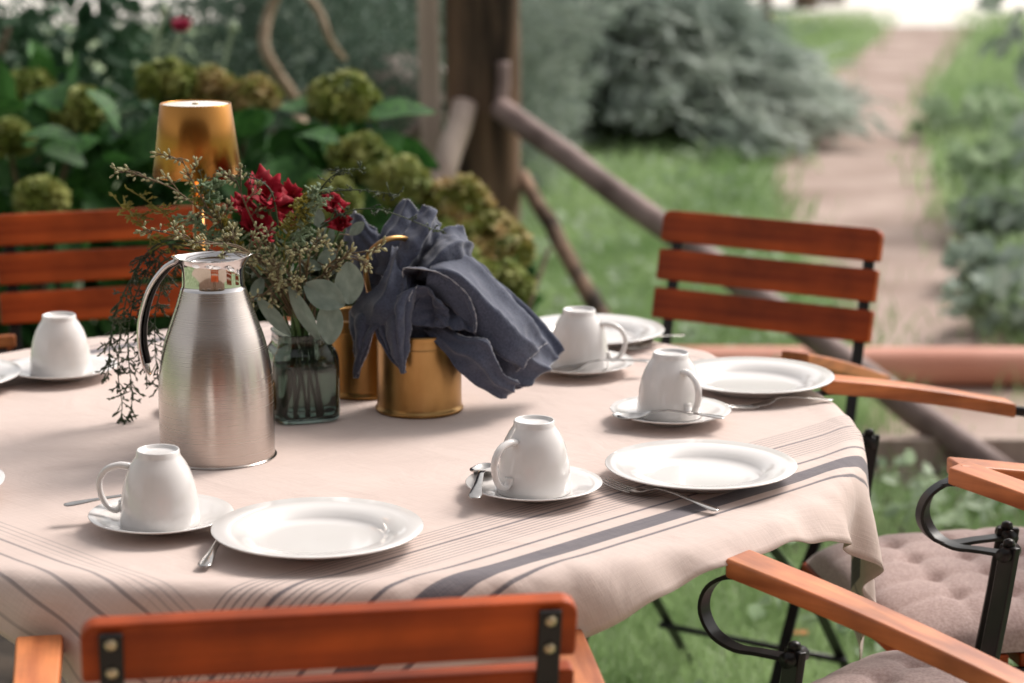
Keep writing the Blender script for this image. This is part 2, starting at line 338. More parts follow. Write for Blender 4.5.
M['plaster'] = mat('brown_house_plaster', (.16, .105, .075), (.22, .15, .11), rough=.9, scale=(3, 3, 3), bump=.3)
M['paving'] = mat('sandstone_paving', (.36, .28, .21), (.48, .39, .31), rough=.9, scale=(4, 4, 4), bump=.3)
struct(MB().add([(-5, -2.6, .01), (5, -2.6, .01), (5, 1.5, .01), (-5, 1.5, .01)], [(0, 1, 2, 3)]).build('unseen_terrace', M['paving'], smooth=False))  # unseen paving, added for warm bounce light and reflections
M['pane'] = mat('dark_window_pane', (.02, .022, .025), rough=.05)
t = thing('unseen_house', 'unseen brown plastered house added behind the camera for reflections and light', 'house', (0, -2.6, 0))  # house out of view, added for reflections and to dim light from behind
MB().box((0, -2, 1.6), (5.5, 2, 1.6)).build('wall', M['plaster'], t, smooth=False)
rf = MB(); rf.add([(-6, 1.5, 3.0), (6, 1.5, 3.0), (6, -2, 4.6), (-6, -2, 4.6), (-6, 1.5, 3.12), (6, 1.5, 3.12), (6, -2, 4.72), (-6, -2, 4.72), (-6, -5.5, 3.0), (6, -5.5, 3.0), (-6, -5.5, 3.12), (6, -5.5, 3.12)], [(0, 1, 2, 3), (4, 5, 6, 7), (0, 1, 5, 4), (3, 2, 9, 8), (7, 6, 11, 10), (8, 9, 11, 10)]); rf.build('roof', M['oldwood'], t, smooth=False)
for wx in (-3.2, -1.1, 2.6):
    f_ = MB().box((wx, .03, 1.6), (.55, .04, .7)).build('window', M['palewood'], t, smooth=False)
    for dx in (-.26, .26): MB().box((wx + dx, .06, 1.6), (.22, .02, .6)).build('pane', M['pane'], f_, smooth=False)
MB().box((.8, .03, 1.05), (.48, .04, 1.05)).build('door', M['oldwood'], t, smooth=False)

# grass blades: nobody could count them
def blades(n, area, hmin, hmax, wd):
    xs, ys = area(n); keep = np.array([not on_path(x + random.gauss(0, .11), y) for x, y in zip(xs, ys)]); xs, ys = xs[keep], ys[keep]; n = len(xs)
    a = rng.uniform(0, 2 * np.pi, n); h = rng.uniform(hmin, hmax, n); lean = rng.normal(0, .45, (n, 2)) * h[:, None]
    b0 = np.stack([xs, ys, np.zeros(n)], 1); s = np.stack([np.cos(a), np.sin(a), 0 * a], 1) * wd
    mid = b0 + np.stack([lean[:, 0] * .35, lean[:, 1] * .35, h * .6], 1); tip = b0 + np.stack([lean[:, 0], lean[:, 1], h], 1)
    V = np.stack([b0 - s, b0 + s, mid + s * .7, mid - s * .7, tip], 1).reshape(-1, 3)
    k = np.arange(n) * 5
    F = [(q, q + 1, q + 2, q + 3) for q in k] + [(q + 3, q + 2, q + 4) for q in k]
    return V, F
def sect(y0, y1, l, r):
    def f(n):
        y = y0 + (y1 - y0) * rng.random(n) ** 1.0
        xl = (l - 512) / FPX * y; xr = (r - 512) / FPX * y
        return xl + (xr - xl) * rng.random(n), y
    return f
mb_v, mb_f, off = [], [], 0
for n_, ar, h0, h1, wd in [(30000, sect(3.3, 6.4, 440, 1100), .03, .08, .0022), (26000, sect(5.6, 9.5, 470, 1090), .04, .10, .003), (26000, sect(9.0, 21, 480, 1080), .05, .13, .006)]:
    V, F = blades(n_, ar, h0, h1, wd); mb_v.append(V); mb_f += [tuple(int(i) + off for i in q) for q in F]; off += len(V)
me = bpy.data.meshes.new('grass'); me.from_pydata(np.vstack(mb_v).tolist(), [], mb_f)
o = link('grass', me, M['grass'], smooth=False); o['kind'] = 'stuff'; o['label'] = 'soft green lawn grass on both sides of the dirt path'; o['category'] = 'grass'

# ------------------------------------------------------------------ leaf clouds
LEAF = np.array([(0, 0, 0), (.32, .28, .05), (.36, .65, .04), (0, 1, -.06), (-.36, .65, .04), (-.32, .28, .05), (0, .5, -.05)], float)
LEAFF = [(0, 1, 6), (1, 2, 6), (2, 3, 6), (3, 4, 6), (4, 5, 6), (5, 0, 6)]
QUADL = np.array([(-.5, 0, 0), (.5, 0, 0), (.38, 1, .08), (-.38, 1, .08)], float)
def cloud(pos, dirs, size, wid, base=None, faces=None, roll=1.0):
    base = LEAF if base is None else base; faces = LEAFF if faces is None else faces
    n = len(pos); d = dirs / np.linalg.norm(dirs, axis=1, keepdims=True)
    up = rng.normal(0, roll, (n, 3)) + np.array([0, 0, 1.]); s = np.cross(d, up); s /= np.linalg.norm(s, axis=1, keepdims=True) + 1e-9
    u = np.cross(s, d)
    sz = size[:, None, None]; bb = base[None] * np.array([wid, 1, 1])
    V = pos[:, None] + sz * (bb[:, :, 0:1] * s[:, None] + bb[:, :, 1:2] * d[:, None] + bb[:, :, 2:3] * u[:, None])
    k = len(base); F = (np.arange(n)[:, None, None] * k + np.array([list(f) for f in faces])[None]).reshape(-1, len(faces[0]))
    return V.reshape(-1, 3), F
def cloud_obj(name, V, F, m, parent, stuff=False):
    me = bpy.data.meshes.new(name); me.from_pydata(V.tolist(), [], F.tolist()); o = link(name, me, m, parent, smooth=False)
    if stuff: o['kind'] = 'stuff'
    return o
def blob_points(n, c, r, shell=.55):
    u = rng.normal(0, 1, (n, 3)); u /= np.linalg.norm(u, axis=1, keepdims=True)
    rad = shell + (1 - shell) * rng.random((n, 1)) ** .6
    p = u * rad * np.array(r); return p + np.array(c), u
def shrub(name, label, cat, base, blobs, n, size, wid, m, droop=0.0, stems=6, group=None, stemmat='twig', base_leaf=None, faces=None):
    t = thing(name, label, cat, base, 0, group)
    mb = MB(); PV, DV = [], []
    tot = sum(r[0] * r[1] * r[2] for c, r in blobs)
    for c, r in blobs:
        k = max(20, int(n * r[0] * r[1] * r[2] / tot)); p, u = blob_points(k, c, r)
        PV.append(p); DV.append(u + rng.normal(0, .6, u.shape) + np.array([0, 0, -droop]))
        mb.tube(crom([(c[0] * .15, c[1] * .15, 0), (c[0] * .5, c[1] * .5, c[2] * .6), c], 6), np.array([.03, .028, .025, .02, .015, .008]) * min(1, max(.15, c[2] / .6)), 6)
    p = np.vstack(PV); d = np.vstack(DV); ok = p[:, 2] > .02; p, d = p[ok], d[ok]
    V, F = cloud(p, d, rng.uniform(.6, 1.25, len(p)) * size, wid, base_leaf, faces)
    V[:, 2] = np.maximum(V[:, 2], .01)
    mb.build('stem', M[stemmat], t)
    cloud_obj('foliage', V, F, M[m], t)
    return t

# grey-green spreading conifer: layered drooping branches
def conifer(loc, spread, height, nb, label, flat=(1, 1, 1)):
    t = thing('spreading_conifer', label, 'conifer', loc); t.scale = flat; mb = MB(); PV, DV, SZ = [], [], []
    mb.tube([(0, 0, 0), (0, 0, height * .5), (.05, 0, height * .9)], [.11, .08, .02], 8)
    for i in range(nb):
        a = random.uniform(0, 2 * math.pi); lv = random.random(); z0 = .12 + height * .85 * lv; ln = spread * (1.05 - .55 * lv) * random.uniform(.75, 1.1)
        pts = crom([(0, 0, z0), (math.cos(a) * ln * .5, math.sin(a) * ln * .5, z0 + .16 * ln), (math.cos(a) * ln, math.sin(a) * ln, max(.12, z0 - .05 * ln))], 16)
        mb.tube(pts, np.linspace(.025, .004, 16), 5)
        for k in range(2, 16):
            nn = 42; q = k / 15; wdt = .30 * (1 - .6 * q) * spread / 1.6
            p = pts[k] + rng.normal(0, 1, (nn, 3)) * np.array([wdt, wdt, .035]) - np.array([0, 0, .02]); dd = np.array([math.cos(a), math.sin(a), -.35]) + rng.normal(0, .45, (nn, 3))
            PV.append(p); DV.append(dd); SZ.append(rng.uniform(.07, .15, nn))
    p = np.vstack(PV); d = np.vstack(DV); s = np.concatenate(SZ)
    V, F = cloud(p, d, s, .22, QUADL, [(0, 1, 2, 3)]); V[:, 2] = np.maximum(V[:, 2], .02)
    mb.build('branch', M['bark'], t); cloud_obj('needle_spray', V, F, M['conifer'], t)
    return t
conifer((0.46, 11.9, 0), 1.08, .95, 95, 'grey-green spreading conifer beside the dirt path', (1.13, 1, .78))
conifer((-.45, 12.9, 0), 1.25, 1.3, 80, 'grey-green conifer behind the timber post')

# background shrubs on the left
shrub('leafy_shrub', 'dark green leafy shrub filling the top left corner', 'shrub', (-1.75, 6.6, 0), [((0, 0, .55), (.55, .45, .55)), ((.45, .1, .5), (.45, .4, .5)), ((-.4, 0, .8), (.5, .4, .5)), ((.3, 0, .95), (.4, .35, .35))], 3000, .075, .8, 'darkbush')
shrub('feathery_shrub', 'blue-green feathery shrub behind the pink rosebud', 'shrub', (-.85, 8.0, 0), [((0, 0, .5), (.6, .4, .55)), ((.35, .05, .75), (.45, .35, .45)), ((-.5, 0, .8), (.5, .35, .5))], 9000, .06, .35, 'bluebush')
shrub('feathery_shrub', 'pale grey-green shrub left of the timber post', 'shrub', (-.35, 9.6, 0), [((0, 0, .5), (.7, .4, .55)), ((.3, .1, .9), (.5, .35, .4))], 7000, .07, .3, 'conifer')
# weeds and plants on the right of the path
wp = [(990, 325, .20), (960, 245, .16), (1012, 240, .22), (985, 185, .17), (1020, 170, .22), (938, 140, .17), (1018, 340, .2), (1005, 125, .2), (972, 290, .13)]
wl = ['lowest broad-leaved weed on the right of the path', 'weed on the right path edge, halfway up the path', 'bushy weed cut by the right frame edge, lower middle', 'weed between the path and the tall grey-green plant', 'large weed cut by the right frame edge, upper middle', 'small upright weed on the path edge near the bend', 'low weed above the end of the orange pipe', 'pale weed under the tall grey-green plant', 'smallest weed leaning over the lower path edge']
for (px, py, h), lb in zip(wp, wl):
    b0 = P(px + 22, py, 0); h *= .85
    shrub('leafy_weed', lb, 'weed', b0, [((random.uniform(-1.3, 1.3) * h, random.uniform(-.8, .8) * h, h * random.uniform(.3, .9)), (h * .55, h * .5, h * .4)) for _ in range(6)], 150, .085, .9, 'greyleaf' if random.random() < .4 else 'weed', group='weeds along the right of the path', stemmat='stemgreen')
b0 = P(1062, 215, 0)
shrub('broadleaf_plant', 'tall grey-green broad-leaved plant in the top right corner', 'plant', b0, [((0, 0, .4), (.16, .16, .3)), ((-.10, 0, .85), (.2, .2, .28)), ((-.10, 0, 1.15), (.24, .2, .2))], 90, .15, .95, 'greyleaf', droop=.6, stemmat='stemgreen')

xs, ys = sect(3.6, 12, 480, 1080)(5200); ok = np.array([not on_path(x, y) and noise.noise(Vector((x * 2.2, y * 2.2, 0))) > -.05 for x, y in zip(xs, ys)]); xs, ys = xs[ok], ys[ok]
pz = np.stack([xs, ys, rng.uniform(.02, .09, len(xs))], 1); dd = np.stack([rng.normal(0, 1, len(xs)), rng.normal(0, 1, len(xs)), rng.uniform(-.2, .5, len(xs))], 1)
V, F = cloud(pz, dd, rng.uniform(.025, .06, len(xs)), .9); V[:, 2] = np.maximum(V[:, 2], .006)
o = cloud_obj('lawn_weeds', V, F, M['weed'], None, True); o['label'] = 'small clover-like leaves mixed into the lawn'; o['category'] = 'ground cover'

# two garden trees whose trunks stand at the edge of the yard
def tree(loc, h, label):
    t = thing('garden_tree', label, 'tree', loc, random.uniform(0, 6), 'trees at the edge of the yard'); mb = MB()
    mb.tube(crom([(0, 0, -.05), (.03, 0, h * .3), (-.04, .05, h * .6), (0, 0, h * .9)], 12), np.linspace(.13, .03, 12), 9)
    PV, DV = [], []
    for i in range(12):
        a = i * 2.4; z = h * random.uniform(.5, .9); e = (math.cos(a) * h * .25, math.sin(a) * h * .25, z + h * .1)
        mb.tube(crom([(0, 0, z - .2), (e[0] * .5, e[1] * .5, z), e], 6), np.linspace(.045, .012, 6), 6)
        p, u = blob_points(320, e, (h * .16, h * .16, h * .12)); PV.append(p); DV.append(u + rng.normal(0, .6, u.shape))
    p = np.vstack(PV); V, F = cloud(p, np.vstack(DV), rng.uniform(.08, .16, len(p)), .8)
    mb.build('trunk', M['bark'], t); cloud_obj('crown', V, F, M['crown'], t)
q = P(806, 9, 0); tree((q.x, q.y, 0), 5.2, 'garden tree with the left trunk beyond the lawn')
q = P(828, 6, 0); tree((q.x + .1, q.y + .4, 0), 5.6, 'garden tree with the right trunk beyond the lawn')

# dull red garden chair half hidden behind the conifer
q = P(757, 40, 0)
t = thing('garden_chair', 'dull red wooden garden chair half hidden behind the conifer', 'chair', (q.x - .35, q.y - .6, 0), R(20))
for sx_ in (-.27, .27):
    for sy_ in (-.24, .24):
        MB().box((sx_, sy_, .2 if sy_ < 0 else .42), (.035, .035, .2 if sy_ < 0 else .42)).build('leg', M['redwood'], t, bevel=.008)
for k in range(5): MB().box((0, -.22 + .11 * k, .41), (.31, .045, .014)).build('seat_slat', M['redwood'], t, bevel=.006)
for k in range(4): MB().box((0, .255, .50 + .1 * k), (.29, .014, .035)).build('back_slat', M['redwood'], t, bevel=.006)
for sx_ in (-.3, .3): MB().box((sx_, -.02, .61), (.045, .29, .018)).build('armrest', M['redwood'], t, bevel=.01)

# ------------------------------------------------------------------ timber post with braces, pipe, edging board, boulder, branch
pb = P(480, 352, 0); PY = pb.y
t = thing('timber_post', 'thick weathered timber post with splayed pole braces behind the hydrangeas', 'post', (0, 0, 0))
mb = MB(); G = []
for z in np.linspace(0, 2.4, 22):
    row = []
    for j in range(20):
        a = 2 * math.pi * j / 20; k = 1 / ((abs(math.cos(a)) ** 5 + abs(math.sin(a)) ** 5) ** .2)
        rj = .105 * k * (1 + .06 * math.sin(3 * z + j) + random.uniform(-.025, .025))
        row.append((Q(480, 352, PY).x + rj * math.cos(a) + .01 * math.sin(2 * z), PY + .12 + rj * math.sin(a), z))
    G.append(row)
mb.grid(G, closed_v=True).build('post', M['oldwood'], t)
x0 = Q(429, 100, PY).x
mb = MB(); zt = Q(430, 176, PY - .02).z
mb.bar(crom([(x0 + .012, PY - .0, zt), (x0, PY - .0, .95), (x0 - .01, PY + .02, 2.4)], 10), .062, .045, (1, 0, 0)); mb.build('board', M['palewood'], t, bevel=.008)
def pole(a, b_, r0, r1, m):
    a, b_ = Vector(a), Vector(b_); k = 14
    pts = [a.lerp(b_, i / (k - 1)) + Vector((random.gauss(0, .002), random.gauss(0, .002), random.gauss(0, .002))) for i in range(k)]
    MB().tube(pts, [r0 + (r1 - r0) * i / (k - 1) + random.uniform(-.002, .002) for i in range(k)], 12).build('brace', m, t)
g1 = P(1012, 482, .0); pole(Q(500, 108, PY - .03), g1, .034, .036, M['logwood'])
pole(Q(521, 175, PY + .1), P(655, 408, 0), .022, .026, M['oldwood'])
pole(Q(466, 104, PY - .02), P(392, 330, 0) + Vector((0, -.9, 0)), .036, .038, M['palewood'])
pole(Q(432, 118, PY + .12), P(300, 250, 0), .030, .034, M['logwood'])
mb = MB(); a = Q(508, 66, PY - .02); mb.tube(crom([Q(503, 62, PY - .0), Q(503, 85, PY - .015), Q(500, 112, PY - .03)], 8), .020, 8); mb.build('strut', M['logwood'], t)

pp = P(900, 390, 0); o = MB()
pts = [Vector((x, pp.y + .055 - .01 * x, .056)) for x in np.linspace(.38, 2.0, 12)]
o.tube(pts, .055, 24)
for xx in (1.75,): o.tube([Vector((xx - .05, pp.y + .055 - .01 * xx, .056)), Vector((xx + .05, pp.y + .055 - .01 * xx, .056))], .0565, 24)
tag(o.build('drain_pipe', M['pipe']), 'long orange-brown plastic pipe lying on the grass', 'pipe')
eb = P(895, 465, 0); o = MB(); o.box((.9, eb.y, .035), (.62, .022, .035))
tag(o.build('edging_board', M['palewood'], bevel=.006), 'pale wooden edging board lying in front of the pipe', 'board')
g = MB(); g.add([(.3, eb.y - .85, .0035), (1.6, eb.y - .85, .0035), (1.6, eb.y - .025, .0035), (.3, eb.y - .025, .0035)], [(0, 1, 2, 3)]); struct(g.build('bare_soil', M['soil'], smooth=False))
q = P(398, 128, 0); mb = MB(); G = []
for i in range(13):
    ph = math.pi * i / 12; G.append([(math.sin(ph) * math.cos(a) * .24 * (1 + .1 * math.sin(3 * a + i)), math.sin(ph) * math.sin(a) * .2 * (1 + .08 * math.cos(2 * a)), .17 - .19 * math.cos(ph) * (1 + .06 * math.sin(2 * a))) for a in [2 * math.pi * j / 22 for j in range(22)]])
o = mb.grid(G, closed_v=True).build('boulder', M['stone']); o.location = (Q(400, 110, 8.2).x, 8.2, .38); tag(o, 'rounded pale grey boulder left of the timber post', 'boulder')
G = []
o = MB(); o.lathe([(.02, .0), (.2, 0), (.22, .1), (.19, .38), (.02, .385)], 16); o = o.build('stone_block', M['stone']); o.location = (Q(400, 110, 8.2).x, 8.2, 0); tag(o, 'rough stone block carrying the pale boulder', 'stone')
mb = MB(); bp = [Q(262, 40, 7.2), Q(268, 0, 7.2), Q(284, -20, 7.2)]
mb.tube(crom([P(330, 240, 0), Q(312, 170, 7.1), Q(296, 105, 7.1), Q(278, 75, 7.05), Q(264, 45, 7.05), Q(270, 10, 7.1), Q(290, -25, 7.1), Q(330, -70, 7.2)], 40), np.linspace(.022, .014, 40), 8)
mb.tube(crom([Q(290, -25, 7.1), Q(318, 10, 7.1), Q(330, 40, 7.1), Q(345, 60, 7.15)], 14), np.linspace(.014, .008, 14), 7)
mb.tube(crom([Q(296, 105, 7.1), Q(318, 85, 7.0), Q(340, 90, 7.0)], 10), np.linspace(.014, .006, 10), 7)
tag(mb.build('bare_branch', M['vine']), 'twisting bare tan branch behind the hydrangeas', 'branch')

# pink rose with buds
t = thing('rose_stem', 'pink rosebud on a pale stem above the lamp', 'rose', (0, 0, 0))
mb = MB(); base = P(168, 330, 0); base.y = 6.0; base.x = Q(168, 300, 6.0).x
mb.tube(crom([base, Q(160, 120, 6.0), Q(166, 70, 6.0), Q(180, 34, 6.0)], 20), .007, 7)
mb.tube(crom([Q(160, 90, 6.0), Q(155, 50, 6.0), Q(164, 14, 6.0)], 12), .006, 7)
mb.tube(crom([Q(162, 110, 6.0), Q(215, 80, 6.0), Q(226, 55, 6.0), Q(232, 32, 6.0)], 14), .005, 7)
mb.build('stem', M['palestem'], t)
def petals(c, r, n, m, parent, name='bloom', openv=.8, seed=0, tilt=0):
    rnd = random.Random(seed); mb = MB(); c = Vector(c); RX = Matrix.Rotation(tilt, 3, 'X') @ Matrix.Rotation(rnd.uniform(-.5, .5), 3, 'Y') if tilt else Matrix.Identity(3)
    for k in range(n):
        f = k / max(1, n - 1); a = k * 2.4 + rnd.uniform(-.3, .3); tl = .25 + openv * f + rnd.uniform(-.15, .15); sz = r * (.55 + .55 * f) * rnd.uniform(.85, 1.15)
        ax = Vector((math.cos(a), math.sin(a), 0)); sd_ = Vector((-math.sin(a), math.cos(a), 0)); G = []
        wv = rnd.uniform(0, 6); 
        for i in range(6):
            u = i / 5; row = []
            for j in range(6):
                v = j / 2.5 - 1; wdt = sz * .75 * math.sin(math.pi * min(1, .18 + u * .72)) ** .7
                ang = tl * (u ** .8); p = ax * (math.sin(ang) * u * sz * 1.15 + r * .08) + Vector((0, 0, math.cos(ang) * u * sz * 1.1 - r * .55)) + sd_ * v * wdt
                p += ax * (-.25 * wdt * v * v) + (ax + Vector((0, 0, .6))) * (.20 * sz * u * u * math.sin(3.8 * v + wv))
                row.append(c + (RX @ p))
            G.append(row)
        mb.grid(G)
    return mb.build(name, m, parent, solid=.0006)
petals(Q(181, 24, 6.0), .034, 12, M['pink'], t, 'bud', .5, 3)
for c_, r_ in ((Q(164, 10, 6.0), .014), (Q(233, 28, 6.0), .016)):
    MB().lathe([(.001, -r_), (r_ * .8, -r_ * .4), (r_, .1 * r_), (r_ * .5, r_), (.001, r_ * 1.4)], 10, c_).build('bud', M['palestem'], t)

# hydrangeas: thing > stem, leaf (each), flower_head (each), filler foliage
leaf_me = []
for kk in range(3):
    mb = MB(); G = []
    for i in range(9):
        u = i / 8; wv = .36 * math.sin(math.pi * u ** .8) ** .8 + .004; G.append([(v * wv, u, .10 * abs(v) * wv * 2 - .22 * u * u * (1 + .3 * kk) + .015 * math.sin(9 * u + 3 * v)) for v in (-1, -.5, 0, .5, 1)])
    mb.grid(G); me = bpy.data.meshes.new('broad_leaf'); me.from_pydata(mb.v, [], mb.f); me.materials.append(M['hydleaf']); me.polygons.foreach_set('use_smooth', [True] * len(me.polygons)); leaf_me.append(me)
def floret_head(c, r, m, parent):
    n = int(150 + 1500 * r); u = rng.normal(0, 1, (n, 3)); u /= np.linalg.norm(u, axis=1, keepdims=True); u = u[u[:, 2] > -.55]
    lump = 1 + .12 * np.sin(5 * u[:, 0] + 3) * np.cos(4 * u[:, 2])
    pos = u * (r * lump * rng.uniform(.85, 1.03, len(u)))[:, None] * np.array([1, 1, .8]) + np.array(c)
    VV, FF, o_ = [], [], 0
    for k in range(4):
        t1 = np.cross(u, np.array([.3, .2, .9])); t1 /= np.linalg.norm(t1, axis=1, keepdims=True); t2 = np.cross(u, t1); a = k * math.pi / 2 + rng.uniform(0, .5, len(u))
        d = t1 * np.cos(a)[:, None] + t2 * np.sin(a)[:, None] + u * .35
        V, F = cloud(pos, d, rng.uniform(.011, .017, len(u)) * (1 + r * 3), .9, QUADL, [(0, 1, 2, 3)], roll=.2); VV.append(V); FF.append(F + o_); o_ += len(V)
    return cloud_obj('flower_head', np.vstack(VV), np.vstack(FF), m, parent)
def hydrangea(label, heads, bx, by, lx, nleaf):
    t = thing('hydrangea', label, 'hydrangea', (0, 0, 0), 0, 'hydrangeas in the flower bed'); mb = MB(); base = Vector((bx, by, 0))
    hp = []
    for px, py, Y, r, tan in heads:
        c = Q(px, py, Y); hp.append(c); st_ = base + Vector((random.uniform(-.1, .1), random.uniform(-.08, .08), 0))
        mb.tube(crom([st_, st_.lerp(c, .5) + Vector((0, 0, .08)), c], 8), np.linspace(.009, .005, 8), 6)
        floret_head(c, r, M['hydheadtan'] if tan else M['hydhead'], t)
    for k in range(3):
        a = random.uniform(0, 6.28); mb.tube([base, base + Vector((math.cos(a) * .25, math.sin(a) * .2, .55))], [.01, .005], 6)
    mb.build('stem', M['twig'], t)
    for k in range(nleaf):
        px, py, Y = random.uniform(*lx[0]), random.uniform(*lx[1]), random.uniform(by - .32, by + .12)
        p = Q(px, py, Y)
        if p.z < .08: continue
        o = bpy.data.objects.new('leaf', random.choice(leaf_me)); COL.objects.link(o); o.parent = t; o.location = p
        s = random.uniform(.09, .155); o.scale = (s, s, s)
        o.rotation_euler = (random.gauss(-.15, .45), random.gauss(0, .5), math.pi + random.gauss(0, 1.1))
    # inner leaves, too dense to pick apart
    c = Q(sum(lx[0]) / 2, sum(lx[1]) / 2, by + .1); wx = abs(Q(lx[0][1], 150, by).x - Q(lx[0][0], 150, by).x) / 2
    top = Q(256, lx[1][0], by).z
    p, u = blob_points(int(700 * wx / .3), (c.x, by + .1, top * .5), (wx * 1.05, .34, top * .52), .3); d = u + rng.normal(0, .7, u.shape) + np.array([0, -.3, -.2])
    ok = p[:, 2] > .1; V, F = cloud(p[ok], d[ok], rng.uniform(.07, .13, ok.sum()), .85); V[:, 2] = np.maximum(V[:, 2], .01)
    cloud_obj('foliage', V, F, M['hydleaf'], t, True)
    return t
def qx(px, Y): return Q(px, 200, Y).x
hydrangea('dark-leaved hydrangea with dull heads behind the left end of the chair back', [(28, 92, 5.1, .055, 0), (78, 112, 5.0, .060, 0), (40, 200, 4.6, .05, 0), (8, 140, 4.9, .05, 0)], qx(40, 5.0), 5.05, ((-40, 140), (85, 330)), 46)
hydrangea('hydrangea with tall green-tan heads right behind the gold lamp', [(165, 84, 5.15, .062, 0), (205, 88, 5.2, .055, 1), (252, 98, 5.15, .055, 1)], qx(200, 5.15), 5.2, ((120, 300), (100, 330)), 44)
hydrangea('hydrangea with one large green head left of the post', [(342, 103, 5.2, .078, 0), (358, 160, 5.0, .065, 0), (396, 186, 4.95, .07, 0), (330, 200, 4.8, .055, 0)], qx(345, 5.1), 5.15, ((270, 420), (115, 340)), 44)
hydrangea('hydrangea with fading orange-tan heads in front of the post foot', [(455, 205, 4.95, .075, 1), (490, 248, 4.85, .085, 1), (438, 245, 4.85, .06, 0), (500, 285, 4.75, .06, 0), (455, 275, 4.7, .07, 0)], qx(465, 5.0), 5.05, ((410, 515), (215, 340)), 22)

# ------------------------------------------------------------------ table and cloth
TC = Vector((-.225, 2.73, 0)); TR = .655; ZT = .7445
t = thing('round_table', 'round table standing under the striped cloth', 'table', (TC.x, TC.y, 0))
MB().lathe([(.001, .712), (TR - .022, .712), (TR - .018, .716), (TR - .018, .736), (TR - .026, .7415), (.001, .7415)], 96).build('tabletop', M['oldwood'], t)
for k in range(4):
    a = R(38) + k * math.pi / 2; ca, sa = math.cos(a), math.sin(a)
    MB().bar(crom([(ca * .40, sa * .40, .711), (ca * .30, sa * .30, .60), (ca * .27, sa * .27, .35), (ca * .40, sa * .40, .10), (ca * .50, sa * .50, 0.0)], 18), .03, .008, (-sa, ca, 0)).build('leg', M['iron'], t)
for k in range(2):
    a = R(38) + k * math.pi / 2; ca, sa = math.cos(a), math.sin(a); MB().tube([(ca * .268, sa * .268, .36 + .012 * k), (-ca * .268, -sa * .268, .36 + .012 * k)], .006, 8).build('stretcher', M['iron'], t)
MB().lathe([(.34, .700), (.36, .700), (.36, .711), (.34, .711), (.34, .700)], 48).build('frame_ring', M['iron'], t)

E1 = Vector((.7071, -.7071, 0)); E2 = Vector((-.7071, -.7071, 0))     # towards the front-right and the front-left hem
def drape():
    N = 92; u = np.linspace(-.66, .678, N); v = np.linspace(-.652, .664, N)
    U, Vv = np.meshgrid(u, v, indexing='ij')
    X = np.stack([TC.x + U * E1.x + Vv * E2.x, TC.y + U * E1.y + Vv * E2.y, np.full_like(U, ZT + .002)], -1)
    r0 = np.hypot(X[..., 0] - TC.x, X[..., 1] - TC.y); lr = np.random.default_rng(11)
    X[..., 2] += np.where(r0 > TR, lr.normal(0, .004, U.shape) + .012 * np.sin(11 * np.arctan2(X[..., 1] - TC.y, X[..., 0] - TC.x)), 0)
    du, dv = u[1] - u[0], v[1] - v[0]; dg = math.hypot(du, dv); Vel = np.zeros_like(X)
    def con(Xa, Xb, rest, k):
        d = Xb - Xa; l = np.sqrt((d * d).sum(-1, keepdims=True)) + 1e-9; c = (.5 * k) * (1 - rest / l) * d; Xa += c; Xb -= c
    def bendc(ax, gap, rest, k):
        if ax == 0: a, b_ = X[:-gap], X[gap:]
        else: a, b_ = X[:, :-gap], X[:, gap:]
        d = b_ - a; l = np.sqrt((d * d).sum(-1, keepdims=True)) + 1e-9; c = (.25 * k) * np.minimum(0, 1 - rest / l) * d
        D = np.zeros_like(X)
        if ax == 0: D[:-gap] += c; D[gap:] -= c
        else: D[:, :-gap] += c; D[:, gap:] -= c
        return D
    dt = .012
    for s in range(170):
        Vel[..., 2] -= 9.8 * dt; Vel *= .965; X0 = X.copy(); X += Vel * dt
        for it in range(13):
            for o_ in (0, 1):
                a = X[o_:-1:2] if o_ == 0 else X[1:-1:2]; b_ = X[o_ + 1::2][:len(a)]; con(a[:len(b_)], b_, du, 1)
                a = X[:, o_:-1:2]; b_ = X[:, o_ + 1::2][:, :a.shape[1]]; con(a[:, :b_.shape[1]], b_, dv, 1)
            for o_ in (0, 1):
                a = X[o_:-1:2, :-1]; b_ = X[o_ + 1::2, 1:][:len(a)]; con(a[:len(b_)], b_, dg, .35)
                a = X[o_:-1:2, 1:]; b_ = X[o_ + 1::2, :-1][:len(a)]; con(a[:len(b_)], b_, dg, .35)
            X += bendc(0, 2, 2 * du, .8) + bendc(1, 2, 2 * dv, .8) + bendc(0, 4, 4 * du, .18) + bendc(1, 4, 4 * dv, .18)
            dx, dy = X[..., 0] - TC.x, X[..., 1] - TC.y; r = np.hypot(dx, dy) + 1e-9
            pz = ZT - X[..., 2]; pr = TR - r; ins = (pz > 0) & (pr > 0); top = ins & (pz < pr + .012); side = ins & ~top
            X[..., 2] = np.where(top, ZT, X[..., 2])
            k = np.where(side, TR / r, 1.0); X[..., 0] = TC.x + dx * k; X[..., 1] = TC.y + dy * k
            fr = (top & (r < TR - .02))[..., None]; X[..., :2] = np.where(fr, X0[..., :2], X[..., :2])
        Vel = (X - X0) / dt
    return X, U, Vv
X, U, Vv = drape(); N = X.shape[0]
ex = np.clip((np.hypot(U, Vv) - TR) / .05, 0, 1); ang = np.arctan2(X[..., 1] - TC.y, X[..., 0] - TC.x); rad_ = np.stack([np.cos(ang), np.sin(ang), 0 * ang], -1)
X = X + rad_ * (ex * (.001 + .005 * np.sin(23 * ang + 1.3) + .003 * np.sin(57 * ang)))[..., None]
me = bpy.data.meshes.new('tablecloth')
idx = np.arange(N * N).reshape(N, N)
F = np.stack([idx[:-1, :-1], idx[1:, :-1], idx[1:, 1:], idx[:-1, 1:]], -1).reshape(-1, 4)
me.from_pydata(X.reshape(-1, 3).tolist(), [], F.tolist())
uvl = me.uv_layers.new(name='flat'); li = np.zeros(len(me.loops), dtype=np.int64); me.loops.foreach_get('vertex_index', li)
